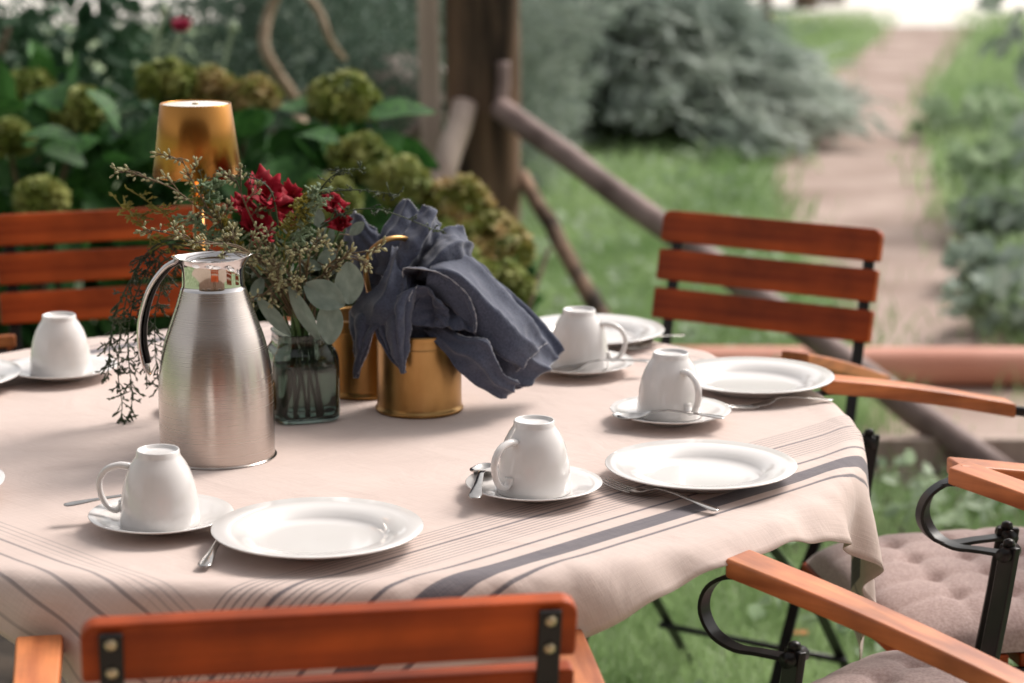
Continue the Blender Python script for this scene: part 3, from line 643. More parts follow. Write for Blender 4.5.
uvs = np.stack([U.reshape(-1)[li], Vv.reshape(-1)[li]], 1).astype(np.float32).reshape(-1); uvl.data.foreach_set('uv', uvs)
cloth = link('tablecloth', me, M['linen'], solid=.0014, sub=1); cloth.modifiers.move(0, 1)
tag(cloth, 'pinkish beige linen cloth with dark stripes draped over the round table', 'tablecloth')
ZC = ZT + .0009

# ------------------------------------------------------------------ crockery
def resample_prof(p, n): return [tuple(q) for q in crom([(a, b_, 0) for a, b_ in p], n)[:, :2]]
def make_plate():
    pr = [(.0005, .0030), (.050, .0030), (.0515, .0004), (.0540, .0004), (.0555, .0030), (.068, .0065), (.0735, .0120), (.090, .0150), (.1070, .0192), (.1078, .0202), (.1070, .0209), (.090, .0176), (.0740, .0150), (.0690, .0098), (.064, .0070), (.050, .0062), (.0005, .0062)]
    return MB().lathe(pr, 72).build('dinner_plate', M['china'])
def make_saucer():
    pr = [(.0005, .0026), (.027, .0026), (.028, .0004), (.0300, .0004), (.0315, .0030), (.048, .0072), (.062, .0115), (.0746, .0158), (.0752, .0166), (.0744, .0172), (.062, .0136), (.050, .0098), (.044, .0072), (.036, .0060), (.0005, .0056)]
    return MB().lathe(pr, 64).build('saucer', M['china'])
def make_cup():
    t = thing('coffee_cup', '', 'cup')
    pr = [(.0385, .0008), (.0405, .0), (.0413, .0010), (.0412, .006), (.0402, .020), (.0385, .034), (.0358, .047), (.0320, .058), (.0275, .0665), (.0238, .0718), (.0226, .0745), (.0222, .0790), (.0214, .0800), (.0204, .0795), (.0198, .0765), (.0120, .0758), (.0005, .0756)]
    inn = [(.0005, .0725), (.019, .0705), (.0258, .0640), (.0300, .0560), (.0338, .0455), (.0362, .033), (.0380, .020), (.0388, .006), (.0385, .0008)]
    MB().lathe(pr, 56).lathe(inn, 56).build('cup_body', M['china'], t)
    hp = crom([(.0300, 0, .0600), (.0420, 0, .0610), (.0560, 0, .0560), (.0640, 0, .0440), (.0630, 0, .0290), (.0560, 0, .0165), (.0470, 0, .0125), (.0415, 0, .0170), (.0400, 0, .0225)], 30)
    rad = [.0042 - .0010 * math.sin(math.pi * i / 29) for i in range(30)]
    MB().tube(hp, rad, 10, flat=(1.0, 1.35), up=(0, 0, 1)).build('handle', M['china'], t)
    return t
plate = make_plate(); saucer = make_saucer(); cup = make_cup(); used = set()
def put(proto, loc, rz, label, cat, group):
    o = proto if id(proto) not in used else copy_tree(proto); used.add(id(proto)); place(o, loc, rz, label); return tag(o, label, cat, group)
def xy(px, py, z): p = P(px, py, z); return p.x, p.y
for px, py, lb in [(317.5, 527, 'white dinner plate nearest the front, behind the front chair'), (701, 464, 'white dinner plate over the dark table stripe with a fork beside it'), (752, 375, 'white dinner plate behind the cup at the right table edge'), (590, 329, 'farthest white plate, partly hidden by the far cup'), (-62, 374, 'white plate at the left frame edge beside the rear left cup'), (-96, 483, 'white plate just entering at the left frame edge lower down')]:
    x, y = xy(px, py, ZC + .0195); put(plate, (x, y, ZC), 0, lb, 'plate', 'white plates set on the table')
SC = []
for px, py, ha, lb in [(161, 513, R(172), ('front left', 'handle pointing left, right in front of the steel jug')), (534, 482, R(228), ('centre', 'curled handle towards the front left, before the napkin')), (670.5, 409, R(-62), ('right', 'handle facing the front right, before the rear plate')), (579, 361, R(-15), ('far', 'handle pointing right, beside the blue napkin')), (61, 366, R(100), ('rear left', 'no handle showing, beside the hanging greenery'))]:
    x, y = xy(px, py, ZC + .0160); SC.append((x, y))
    put(saucer, (x, y, ZC), 0, 'white saucer under the %s cup' % lb[0], 'saucer', 'white saucers set on the table')
    dx = 0; dyc = {'right': .009, 'far': .008, 'front left': -.006}.get(lb[0], 0)
    put(cup, (x + dx, y + dyc, ZC + .0066), ha, 'upturned white coffee cup with %s' % lb[1], 'cup', 'upturned cups on saucers')

# ------------------------------------------------------------------ cutlery
def strip(L, n, wf, zf, cup_f, m=7):
    G = []
    for i in range(n):
        u = i / (n - 1); wd = wf(u); G.append([(u * L, v * wd, zf(u) + cup_f(u) * (v * v - 1)) for v in np.linspace(-1, 1, m)])
    return G
def interp(tab): xs, ys = zip(*tab); return lambda u: float(np.interp(u, xs, ys))
def spoon_mesh():
    L = .135
    wf = interp([(0, .0012), (.02, .0065), (.06, .0105), (.14, .0140), (.22, .0138), (.29, .0100), (.34, .0055), (.38, .0034), (.5, .0026), (.75, .0036), (.93, .0062), (.985, .0050), (1, .0018)])
    zf = interp([(0, .0055), (.1, .0045), (.25, .0055), (.36, .0100), (.5, .0120), (.75, .0085), (1, .0040)])
    cf = interp([(0, .0), (.05, .0030), (.15, .0055), (.25, .0045), (.34, .0012), (.4, -.0006), (1, -.0008)])
    return MB().grid(strip(L, 60, wf, zf, cf, 9)), L
def fork_mesh():
    L = .165; mb = MB()
    wf = interp([(0, .0086), (.16, .0110), (.22, .0086), (.27, .0040), (.4, .0026), (.7, .0036), (.93, .0068), (.985, .0055), (1, .0020)])
    a = .27
    mb.grid([[(x + L * a, y, z) for x, y, z in r] for r in strip(L * (1 - a), 44, wf, interp([(0, .0040), (.12, .0050), (.3, .0120), (.5, .0110), (1, .0034)]), lambda u: -.0008 if u > .25 else .0008, 7)])
    for k in range(4):
        y0 = (k - 1.5) * .0056
        G = []
        for i in range(12):
            u = i / 11; x = u * (L * a + .004); wd = .0010 + .0007 * u; z = .0062 - .0040 * math.sin(math.pi * min(1, u * .62)) + (.0014 if u < .1 else 0)
            G.append([(x, y0 * (.93 + .07 * u) + v * wd, z) for v in (-1, 0, 1)])
        mb.grid(G)
    return mb, L
def cutlery(kind, a, b_, label, group, scale=None, roll=0):
    mb, L = spoon_mesh() if kind == 'teaspoon' else fork_mesh()
    o = mb.build(kind, M['steel'], solid=.0014, sub=1); a, b_ = Vector(a), Vector(b_)
    x = (b_ - a).normalized(); z = Vector((0, 0, 1)); y = z.cross(x).normalized(); z = x.cross(y)
    Mx = Matrix((x, y, z)).transposed().to_4x4(); Mx = Mx @ Matrix.Rotation(roll, 4, 'X'); s = (b_ - a).length / L; s = scale or min(max(s, .85), 1.2)
    o.matrix_world = Matrix.Translation(a) @ Mx @ Matrix.Diagonal((s, s * (1.15 if kind == 'teaspoon' else 1), s, 1)); tag(o, label, 'spoon' if kind == 'teaspoon' else 'fork', group)
    return o
zs = ZC + .0145
gs, gf = 'teaspoons on the saucers', 'forks beside the plates'
def on(k, dx, dy, dz): return Vector((SC[k][0] + dx, SC[k][1] + dy, ZC + dz))
cutlery('teaspoon', on(1, -.052, .070, .0130), on(1, -.064, -.076, .0140), 'teaspoon lying along the left rim of the centre saucer', gs, 1.08)
cutlery('teaspoon', on(2, -.074, -.036, .0125), on(2, .062, -.060, .0150), 'teaspoon lying across the front of the right saucer', gs)
cutlery('teaspoon', on(3, -.040, -.054, .0100), on(3, .096, -.022, .0165), 'teaspoon lying across the front of the far saucer', gs)
cutlery('teaspoon', on(0, .028, .058, .0110), on(0, -.104, .012, .0165), 'teaspoon behind the front left cup with its handle sticking out left', gs)
cutlery('fork', P(603, 485, ZC + .0014), P(718, 514, ZC + .0014), 'fork in front of the plate on the dark stripe', gf)
cutlery('fork', P(724, 410, ZC + .0014), P(833, 402, ZC + .0014), 'fork in front of the rear right plate', gf)
cutlery('fork', P(622, 352, ZC + .0014), P(676, 339, ZC + .0014), 'fork between the far plate and the far cup', gf)
cutlery('fork', P(246, 520, ZC + .0004), P(203, 571, ZC + .0012), 'fork with its handle end sticking out left of the front plate', gf)

# ------------------------------------------------------------------ steel jug
jp = P(218, 455, ZC)
t = thing('vacuum_jug', 'brushed steel vacuum jug with polished collar and curved handle', 'jug', (jp.x, jp.y, ZC))
MB().lathe(resample_prof([(.0005, .0004), (.0635, .0004), (.0662, .0025), (.0667, .012), (.0668, .060), (.0660, .090), (.0630, .115), (.0575, .140), (.0492, .164), (.0422, .184), (.0378, .199)], 60), 72).build('body', M['brushed'], t)
G = []
for i, (r_, z_) in enumerate(resample_prof([(.0381, .1990), (.0370, .2010), (.0362, .2040), (.0358, .2150), (.0361, .2270), (.0376, .2330), (.0386, .2352), (.0376, .2355), (.0350, .2320), (.0332, .2260), (.0328, .2050)], 26)):
    row = []
    for j in range(64):
        a = 2 * math.pi * j / 64; f = max(0, (z_ - .222) / .016); sp = math.exp(-((math.atan2(math.sin(a - R(-8)), math.cos(a - R(-8)))) / .42) ** 2); bk = math.exp(-((math.atan2(math.sin(a - R(172)), math.cos(a - R(172)))) / .35) ** 2)
        rr_ = r_ + f * (.0110 * sp + .012 * bk); row.append((rr_ * math.cos(a), rr_ * math.sin(a), z_ + f * (.006 * sp + .000 * bk)))
    G.append(row)
MB().grid(G, closed_v=True).build('collar', M['chrome'], t)
lid = MB().lathe([(.0005, .2290), (.020, .2300), (.0325, .2265), (.0325, .2240), (.0005, .2240)], 48).build('lid', M['chrome'], t)
ux = Vector((-.985, .17, 0))
hp = [ux * .042 + Vector((0, 0, .2300)), ux * .058 + Vector((0, 0, .2200)), ux * .076 + Vector((0, 0, .1960)), ux * .0875 + Vector((0, 0, .162)), ux * .090 + Vector((0, 0, .132)), ux * .086 + Vector((0, 0, .108)), ux * .080 + Vector((0, 0, .094))]
sd_ = Vector((.17, .985, 0))
hd = MB().tube([p + sd_ * .0 for p in crom(hp, 34)], [.0066] * 30 + [.0062, .0052, .004, .0025], 14, flat=(.55, 1.25), up=ux).build('handle', M['chrome'], t)
MB().tube([p - ux * .0058 for p in crom(hp[:6], 24)], .0042, 10, flat=(.5, 1.2), up=ux).build('inner_band', M['iron'], hd)

# ------------------------------------------------------------------ gold lamp
lx_, ly_ = Q(196.5, 140, 2.80).x, 2.80
t = thing('table_lamp', 'cordless table lamp with a tapered satin gold shade', 'lamp', (lx_, ly_, ZC))
zb = Q(196, 181, 2.80 - .05).z - ZC; zt2 = Q(196, 103, 2.80).z - ZC
sh = MB().lathe([(.0545, zb), (.0552, zb + .0006), (.0440, zt2 - .001), (.0432, zt2), (.0424, zt2 - .001), (.0530, zb + .001), (.0545, zb)], 64).build('lamp_shade', M['lampgold'], t)
MB().lathe([(.0005, zt2 - .0015), (.0405, zt2 - .0015), (.0424, zt2 - .003), (.0405, zt2 - .005), (.0005, zt2 - .005)], 48).build('top_diffuser', M['lampglass'], sh)
MB().lathe([(.0005, zt2 + .0002), (.004, zt2 + .0002), (.004, zt2 - .002), (.0005, zt2 - .002)], 16).build('switch', M['bolt'], sh)
MB().lathe([(.0005, .0004), (.053, .0004), (.055, .003), (.0545, .014), (.050, .018), (.012, .021), (.0075, .028), (.0070, zb + .02), (.0005, zb + .02)], 48).build('stand', M['lampgold'], t)
MB().lathe([(.0005, zb + .02), (.030, zb + .022), (.030, zb + .030), (.0005, zb + .032)], 32).build('light_unit', M['lampglass'], t)
ld = bpy.data.lights.new('lamp_light', 'POINT'); ld.energy = .03; ld.color = (1, .50, .18); ld.shadow_soft_size = .02
lo = bpy.data.objects.new('lamp_light', ld); COL.objects.link(lo); lo.parent = t; lo.location = (0, 0, zb + .012)

# ------------------------------------------------------------------ brass pots
def brass_pot(loc, label, bail):
    t = thing('brass_pot', label, 'pot', loc, 0, 'brass pots in the middle of the table')
    MB().lathe([(.0005, .0004), (.0545, .0004), (.0558, .0015), (.0560, .0040), (.0550, .0056), (.0540, .0066), (.0536, .0100), (.0533, .0960), (.0536, .0990), (.0545, .1010), (.0540, .1030), (.0520, .1032), (.0512, .1010), (.0512, .0060), (.0005, .0050)], 64).build('pot_body', M['brass'], t)
    MB().lathe([(.0536, .0850), (.0541, .0856), (.0541, .0866), (.0536, .0872)], 64).build('bead_ring', M['brass'], t)
    if bail:
        pts = [Q(px, py, Y) - Vector(loc) for px, py, Y in bail]; MB().tube(crom(pts, 40), .0034, 10).build('ring_handle', M['brass'], t)
    return t
pc = P(419.5, 409, ZC); PCY = pc.y
brass_pot((pc.x, pc.y, ZC), 'brass pot holding the blue napkin at the table centre', [(373, 322, PCY + .01), (371, 300, PCY - .01), (366, 275, PCY - .03), (368, 256, PCY - .04), (380, 243, PCY - .04), (395, 238, PCY - .03), (410, 241, PCY - .01), (420, 256, PCY + .02), (424, 300, PCY + .04)])
p2 = Vector((pc.x - .078, pc.y + .10, ZC)); brass_pot(p2, 'shaded brass pot behind the glass vase', None)

# ------------------------------------------------------------------ napkin: folded linen patches spilling from the pot
nv = []; hems = []
def patch(rows, nu=16, nw=26, hem=(), wr=.0052, seed=0, fk=2.3):
    nu, nw = nu * 2, nw * 2
    rows3 = [crom([Q(px, py, PCY + dy) for px, py, dy in r], nw) for r in rows]
    G = np.array(rows3); out = np.zeros((nu, nw, 3))
    for j in range(nw): out[:, j] = crom(G[:, j], nu)
    lr = np.random.default_rng(seed); ph = lr.uniform(0, 6, 6)
    uu, vv = np.meshgrid(np.linspace(0, 1, nu), np.linspace(0, 1, nw), indexing='ij')
    # sharp folds running along the cloth plus fine crumples, moved along the surface normal
    du_ = np.gradient(out, axis=0); dv_ = np.gradient(out, axis=1); nn = np.cross(du_, dv_); nn /= np.linalg.norm(nn, axis=-1, keepdims=True) + 1e-9
    fade = np.clip(vv * 4, 0, 1)
    fold = (1 - np.abs(np.sin(fk * math.pi * uu + .9 * np.sin(3 * vv + ph[5]) + ph[0]))) ** 1.5 * fade
    cr_ = np.array([[noise.ridged_multi_fractal(Vector(out[i, j]) * 26 + Vector((seed * 3.1, 0, 0)), .9, 2.1, 3, 1.0, 2.0) for j in range(nw)] for i in range(nu)])
    d_ = wr * 1.15 * fold + .0016 * (cr_ - 1.0) + .0009 * np.sin(23 * vv + 9 * uu + ph[1])
    out = out + nn * d_[..., None]
    nv.append(out)
    for h in hem:
        hems.append({'t': out[0], 'b': out[-1], 'l': out[:, 0], 'r': out[:, -1]}[h])
# right flap that sweeps over the rim, ridge-groove-ridge
patch([[(432, 290, .07), (462, 262, .085), (498, 288, .085), (532, 316, .08), (561, 352, .07)],
       [(432, 285, .04), (468, 272, .05), (505, 302, .05), (534, 332, .045), (555, 360, .045)],
       [(430, 275, .00), (462, 280, -.02), (496, 322, -.025), (522, 350, -.02), (546, 369, .01)],
       [(428, 290, -.01), (452, 305, -.02), (480, 350, -.03), (505, 374, -.03), (530, 382, -.01)],
       [(426, 305, .01), (448, 325, .02), (470, 360, .01), (488, 380, .0), (515, 391, -.01)],
       [(424, 322, -.02), (442, 340, -.035), (460, 365, -.045), (480, 384, -.045), (504, 396, -.03)]], 34, 30, ('t', 'r', 'b'), seed=1, fk=5.3, wr=.0085)
# rounded roll lying on the flap
patch([[(440, 262, .03), (468, 258, .04), (500, 285, .04), (528, 318, .03), (541, 345, .02)],
       [(438, 258, -.01), (464, 262, -.01), (492, 292, -.015), (520, 326, -.02), (537, 350, -.01)],
       [(430, 268, -.045), (456, 274, -.055), (486, 308, -.06), (510, 338, -.06), (530, 358, -.045)],
       [(426, 285, -.050), (450, 292, -.055), (478, 324, -.058), (502, 350, -.055), (522, 366, -.04)],
       [(424, 300, -.01), (447, 304, -.015), (474, 332, -.015), (498, 358, -.015), (513, 374, -.01)]], 26, 26, ('r', 'b'), seed=2, fk=3.3, wr=.0085)
# lower fold standing off the flap, with a pale looping hem
patch([[(436, 318, -.03), (462, 336, -.06), (482, 338, -.075), (489, 342, -.078), (495, 358, -.075), (503, 374, -.065), (518, 381, -.05)],
       [(432, 326, -.035), (456, 346, -.065), (472, 352, -.08), (480, 358, -.082), (488, 370, -.078), (499, 382, -.068), (514, 387, -.052)],
       [(424, 330, -.04), (444, 352, -.055), (458, 366, -.065), (468, 376, -.066), (480, 385, -.062), (494, 392, -.055), (506, 396, -.045)]], 14, 32, ('t',), seed=21)
# hood across the front with a pale hem
patch([[(403, 282, -.045), (404, 268, -.05), (420, 264, -.055), (448, 273, -.06), (468, 293, -.065), (478, 314, -.065), (477, 334, -.065)],
       [(412, 288, -.035), (414, 276, -.02), (426, 274, -.02), (446, 285, -.025), (460, 302, -.04), (467, 318, -.05), (468, 332, -.06)],
       [(418, 296, -.045), (420, 292, -.02), (428, 290, -.01), (440, 300, -.02), (448, 312, -.04), (453, 322, -.055), (456, 330, -.062)],
       [(416, 306, -.055), (420, 308, -.045), (426, 310, -.04), (432, 315, -.045), (438, 320, -.055), (442, 325, -.06), (445, 328, -.064)]], 22, 32, ('t',), seed=3)
# little arch in front of the hood
patch([[(418, 286, -.055), (412, 292, -.065), (408, 305, -.068), (407, 322, -.068)],
       [(424, 286, -.060), (422, 298, -.045), (420, 312, -.05), (419, 326, -.055)],
       [(432, 292, -.062), (434, 304, -.05), (434, 314, -.05), (432, 326, -.058)],
       [(438, 302, -.066), (444, 312, -.062), (448, 318, -.060), (444, 328, -.062)]], 18, 20, ('t',), seed=4)
# pointed front fold
patch([[(388, 300, -.05), (386, 320, -.062), (388, 345, -.07), (402, 374, -.075)],
       [(400, 294, -.065), (396, 318, -.085), (397, 345, -.085), (402, 374, -.077)],
       [(414, 288, -.06), (408, 312, -.075), (405, 345, -.078), (403, 374, -.078)],
       [(416, 300, -.05), (412, 322, -.062), (409, 348, -.068), (404, 374, -.077)]], 20, 26, ('b',), seed=5)
patch([[(372, 312, -.03), (374, 330, -.05), (384, 350, -.062), (402, 374, -.07)],
       [(388, 300, -.05), (387, 320, -.060), (391, 345, -.066), (402, 374, -.072)]], 8, 18, (), seed=15)
# left fold, hanging in front of the second pot
patch([[(352, 306, .01), (349, 318, .0), (351, 340, -.02), (352, 360, -.02), (354, 378, -.02)],
       [(366, 302, -.02), (358, 318, -.035), (358, 338, -.045), (357, 358, -.04), (355, 378, -.025)],
       [(380, 305, -.04), (374, 322, -.05), (366, 340, -.05), (361, 358, -.045), (355, 378, -.028)],
       [(392, 315, -.045), (384, 324, -.055), (374, 335, -.05), (369, 350, -.045), (357, 376, -.03)]], 22, 24, ('t', 'b'), seed=6)
# swirl in the middle-left, running up to the back
patch([[(350, 315, .0), (360, 300, -.02), (378, 285, -.04), (388, 265, -.03), (392, 246, .0)],
       [(362, 322, -.035), (376, 306, -.055), (390, 292, -.055), (396, 272, -.04), (397, 252, -.005)],
       [(378, 326, -.055), (392, 310, -.07), (401, 296, -.06), (404, 280, -.045), (402, 262, -.01)],
       [(392, 322, -.060), (402, 306, -.068), (408, 296, -.058), (410, 284, -.04), (408, 268, -.01)]], 22, 26, ('r',), seed=7)
# upright petals at the back
patch([[(372, 272, .02), (374, 250, .03), (385, 226, .04), (403, 199, .05)],
       [(384, 276, -.005), (390, 250, .0), (402, 226, .02), (411, 203, .04)],
       [(400, 278, .0), (408, 252, .01), (415, 230, .025), (420, 214, .04)],
       [(412, 274, .03), (416, 252, .04), (420, 232, .05), (423, 216, .055)]], 20, 22, ('r',), seed=8)
patch([[(388, 268, -.015), (398, 250, -.01), (412, 228, .005), (424, 207, .02)],
       [(396, 270, -.035), (410, 248, -.03), (424, 226, -.015), (431, 208, .01)],
       [(404, 272, -.03), (418, 250, -.02), (432, 232, -.005), (436, 217, .015)],
       [(414, 272, .0), (424, 254, .01), (434, 240, .02), (437, 226, .03)]], 18, 22, ('r',), seed=9)
patch([[(408, 276, .0), (420, 258, .01), (432, 240, .02), (443, 232, .03), (458, 224, .04)],
       [(418, 280, -.03), (432, 262, -.035), (446, 246, -.02), (456, 238, .0), (465, 236, .025)],
       [(432, 282, -.03), (446, 268, -.03), (458, 256, -.02), (466, 250, .0), (471, 250, .02)],
       [(446, 284, .0), (456, 274, .0), (464, 266, .01), (468, 262, .015), (469, 268, .02)]], 22, 24, ('r', 't'), seed=10)
patch([[(345, 250, .05), (346, 232, .05), (349, 220, .05), (354, 210, .05)],
       [(356, 270, .02), (360, 248, .02), (362, 230, .025), (362, 216, .03)],
       [(370, 282, .01), (376, 260, .01), (376, 244, .02), (372, 230, .03)],
       [(384, 288, .03), (388, 268, .03), (388, 252, .035), (384, 240, .045)]], 18, 22, ('r',), seed=11)
# back sheets filling the bundle
patch([[(356, 300, .05), (362, 262, .06), (380, 235, .07), (400, 222, .07)],
       [(392, 310, .03), (402, 276, .04), (412, 250, .05), (420, 236, .06)],
       [(430, 315, .04), (440, 284, .05), (450, 262, .06), (454, 250, .06)]], 14, 20, (), seed=12)
nap = MB()
for out in nv: nap.grid([[tuple(p) for p in r] for r in out])
o = nap.build('napkin', M['napkin'], solid=.0011)
tag(o, 'slate blue linen napkin bunched in the brass pot', 'napkin')
hm = MB()
for c_ in hems: hm.tube(crom(c_[::2], 40), [.0008 + .0004 * math.sin(i * 2.3) for i in range(40)], 5)
hm.build('frayed_hem', M['hem'], o)
core = MB(); G = []
for i in range(12):
    ph = math.pi * i / 11; G.append([(pc.x + .047 * math.sin(ph) * math.cos(a) * (1 + .08 * math.sin(5 * a + i)), pc.y + .005 + .047 * math.sin(ph) * math.sin(a), ZC + .085 - .058 * math.cos(ph)) for a in [2 * math.pi * j / 24 for j in range(24)]])
core.grid(G, closed_v=True).build('stuffed_fold', M['napkin'], o)

# ------------------------------------------------------------------ vase and flowers
vp = P(303, 417, ZC)
t = thing('glass_vase', 'squat smoky green glass vase with rounded square sides', 'vase', (vp.x, vp.y, ZC), R(18))
outer = resample_prof([(.0005, .0004), (.034, .0004), (.0405, .0035), (.0425, .012), (.0428, .064), (.0422, .078), (.0400, .087), (.0368, .092), (.0350, .096), (.0345, .106), (.0355, .111)], 40)
inner = resample_prof([(.0335, .111), (.0322, .105), (.0326, .096), (.0345, .0905), (.0375, .0850), (.0394, .077), (.0398, .062), (.0394, .014), (.0360, .0085), (.0005, .0080)], 36)
MB().lathe(outer + inner, 64, sq=4.5).build('glass_body', M['vaseglass'], t)
MB().lathe([(.0005, .0083), (.0355, .0088), (.0388, .0145), (.0391, .060), (.0388, .0655), (.0005, .0655)], 48, sq=4.5).build('water', M['water'], t)
mouth = vp + Vector((0, 0, .112))
mb = MB()
for k in range(9):
    a = k * .7; r_ = .008 + .001 * k; bt = vp + Vector((math.cos(a + 1.5) * .022, math.sin(a + 1.5) * .022, .010)); tp = mouth + Vector((math.cos(a) * r_, math.sin(a) * r_, .03))
    mb.tube(crom([bt, bt.lerp(tp, .55), tp], 8), .0022, 6)
tag(mb.build('stem_bunch', M['stemgreen']), 'cut green stems standing in the vase water', 'stems')
def curve_from_mouth(end, sag=.02, k=16, start=None):
    a = Vector(start) if start is not None else mouth + Vector((random.uniform(-.012, .012), random.uniform(-.012, .012), -.02)); e = Vector(end); mid = a.lerp(e, .5) + Vector((0, 0, sag))
    return crom([a, mid, e], k)
VY = vp.y
# crimson flowers
blooms = [((266, 192, -.02), .023, 'largest crimson bloom at the top of the bouquet'), ((288, 199, .0), .019, 'crimson bloom right beside the largest one'), ((256, 224, -.03), .019, 'lower crimson bloom above the jug spout'), ((243, 206, -.01), .014, 'small crimson bloom left of the largest one'), ((334, 204, -.01), .013, 'small crimson bloom on the right stem, upper'), ((340, 222, -.01), .013, 'small crimson bloom on the right stem, lower'), ((288, 222, .01), .012, 'small crimson bloom half hidden under the cluster'), ((262, 240, .02), .012, 'crimson bloom tucked low among the seed sprigs')]
for i, ((px, py, dy), r_, lb) in enumerate(blooms):
    c_ = Q(px, py, VY + dy); t = thing('crimson_flower', lb, 'flower', (0, 0, 0), 0, 'crimson flowers in the vase')
    petals(c_, r_ * 1.18, 15, M['petal'], t, 'bloom', .72, 20 + i, R(48))
    cv = curve_from_mouth(c_ - Vector((0, 0, r_ * .6)), .01); MB().tube(cv, .0016, 6).build('stem', M['stemgreen'], t)
# eucalyptus leaves
eu = []
for kk in range(2):
    mb = MB(); G = []
    for i in range(11):
        u = i / 10; wv = (.36 if kk == 0 else .20) * math.sin(math.pi * (u * .94 + .03)) ** .75; G.append([(v * wv, u, .06 * abs(v) - .10 * u * u) for v in (-1, -.6, -.05, .05, .6, 1)])
    mb.grid(G); me = bpy.data.meshes.new('eucalyptus_leaf'); me.from_pydata(mb.v, [], mb.f); me.materials.append(M['euc']); me.polygons.foreach_set('use_smooth', [True] * len(me.polygons)); eu.append(me)
def leaf_at(parent, a, b_, nrm, kind, wid=1.0):
    a, b_ = Vector(a), Vector(b_); y = (b_ - a); s = y.length; y.normalize(); z = Vector(nrm); z = (z - y * z.dot(y)).normalized(); x = y.cross(z)
    o = bpy.data.objects.new('leaf', eu[kind]); COL.objects.link(o); o.parent = parent
    o.matrix_world = Matrix.Translation(a) @ Matrix((x, y, z)).transposed().to_4x4() @ Matrix.Diagonal((s * wid * .68, s, s, 1)); return o
front = (0.1, -1, .35)
sprigs = [('eucalyptus sprig with the two largest round leaves in front of the napkin', (330, 270, -.05), [((305, 285, -.055), (344, 305, -.07), 0, 1.35), ((348, 262, -.05), (350, 304, -.06), 0, 1.45), ((330, 300, -.055), (330, 344, -.07), 0, 1.25), ((318, 262, -.03), (338, 250, -.03), 0, 1.2)]),
          ('eucalyptus sprig with narrow leaves hanging before the vase', (292, 280, -.05), [((291, 286, -.05), (318, 340, -.065), 1, 1.1), ((258, 297, -.05), (290, 336, -.06), 1, 1.1), ((262, 278, -.03), (252, 300, -.05), 0, 1.0), ((300, 262, -.02), (322, 268, -.02), 0, 1.1)]),
          ('eucalyptus sprig with dark leaves behind the crimson flowers', (325, 235, .03), [((318, 250, .03), (332, 226, .03), 0, 1.3), ((322, 228, .03), (312, 205, .03), 0, 1.2), ((300, 240, .04), (284, 222, .04), 0, 1.3), ((350, 235, .04), (364, 222, .04), 0, 1.2)])]
for lb, e, lv in sprigs:
    t = thing('eucalyptus_sprig', lb, 'sprig', (0, 0, 0), 0, 'eucalyptus sprigs in the vase')
    cv = curve_from_mouth(Q(e[0], e[1], VY + e[2]), .03); mb = MB().tube(cv, np.linspace(.0018, .0010, 16), 6)
    for a, b_, kd, wd in lv:
        pa = Q(a[0], a[1], VY + a[2]); mb.tube(crom([cv[-4], (Vector(cv[-1]) + pa) / 2, pa], 6), .0008, 5)
        leaf_at(t, pa, Q(b_[0], b_[1], VY + b_[2]), Vector(front) + Vector((random.gauss(0, .3), 0, random.gauss(0, .3))), kd, wd)
    mb.build('stem', M['twig'], t)
# seeded sprigs
def seed_sprig(label, pts, side=7, ln=.028, dens=5, thing_name='seeded_sprig'):
    t = thing(thing_name, label, 'sprig', (0, 0, 0), 0, 'seeded sprigs in the vase'); cv = crom([Vector(p) for p in pts], 30); mb = MB().tube(cv, np.linspace(.0016, .0007, 30), 6); sb = MB()
    def bud(p, d):
        d = d.normalized(); L_ = random.uniform(.0045, .0068); sb.tube([p, p + d * L_ * .35, p + d * L_ * .8, p + d * L_], [.0006, .0014, .0012, .0004], 6)
    def umbel(p, d):
        for k in range(dens):
            dd = (d + Vector((random.gauss(0, .75), random.gauss(0, .75), random.gauss(0, .75)))).normalized(); q = p + dd * random.uniform(.003, .008); mb.tube([p, q], .0005, 4); bud(q, dd)
    for k in range(side):
        i = int(29 * (.35 + .63 * k / max(1, side - 1))); p = Vector(cv[i]); tg = Vector(cv[min(29, i + 1)]) - Vector(cv[i - 1]); tg.normalize()
        d = (tg * .6 + Vector((random.gauss(0, .7), random.gauss(0, .5), random.gauss(.15, .6)))).normalized(); e = p + d * ln * random.uniform(.5, 1.1); mb.tube([p, p.lerp(e, .5) + Vector((0, 0, .002)), e], .0007, 4); umbel(e, d)
        umbel(p.lerp(e, .6), d)
    umbel(Vector(cv[-1]), Vector(cv[-1]) - Vector(cv[-3]))
    mb.build('twig', M['twig'], t); sb.build('seed_buds', M['seed'], t)['kind'] = 'stuff'
MPX = 0
mp_ = (mouth.x, mouth.y, mouth.z)
def vpts(*l): return [mp_] + [Q(px, py, VY + dy) for px, py, dy in l]
seed_sprig('long seeded sprig reaching up left in front of the gold lamp shade', vpts((270, 275, -.02), (222, 230, -.05), (175, 190, -.07), (126, 171, -.08)), 9)
seed_sprig('seeded sprig rising upright in front of the lamp stem', vpts((262, 280, -.02), (225, 235, -.05), (200, 195, -.07), (181, 158, -.08)), 8)
seed_sprig('seeded sprig crossing left just above the jug rim', vpts((265, 270, -.03), (238, 246, -.13), (200, 243, -.19), (160, 231, -.19)), 8)
seed_sprig('seeded sprig below the lamp shade beside the crimson flowers', vpts((275, 262, -.03), (250, 215, -.05), (236, 180, -.06)), 7)
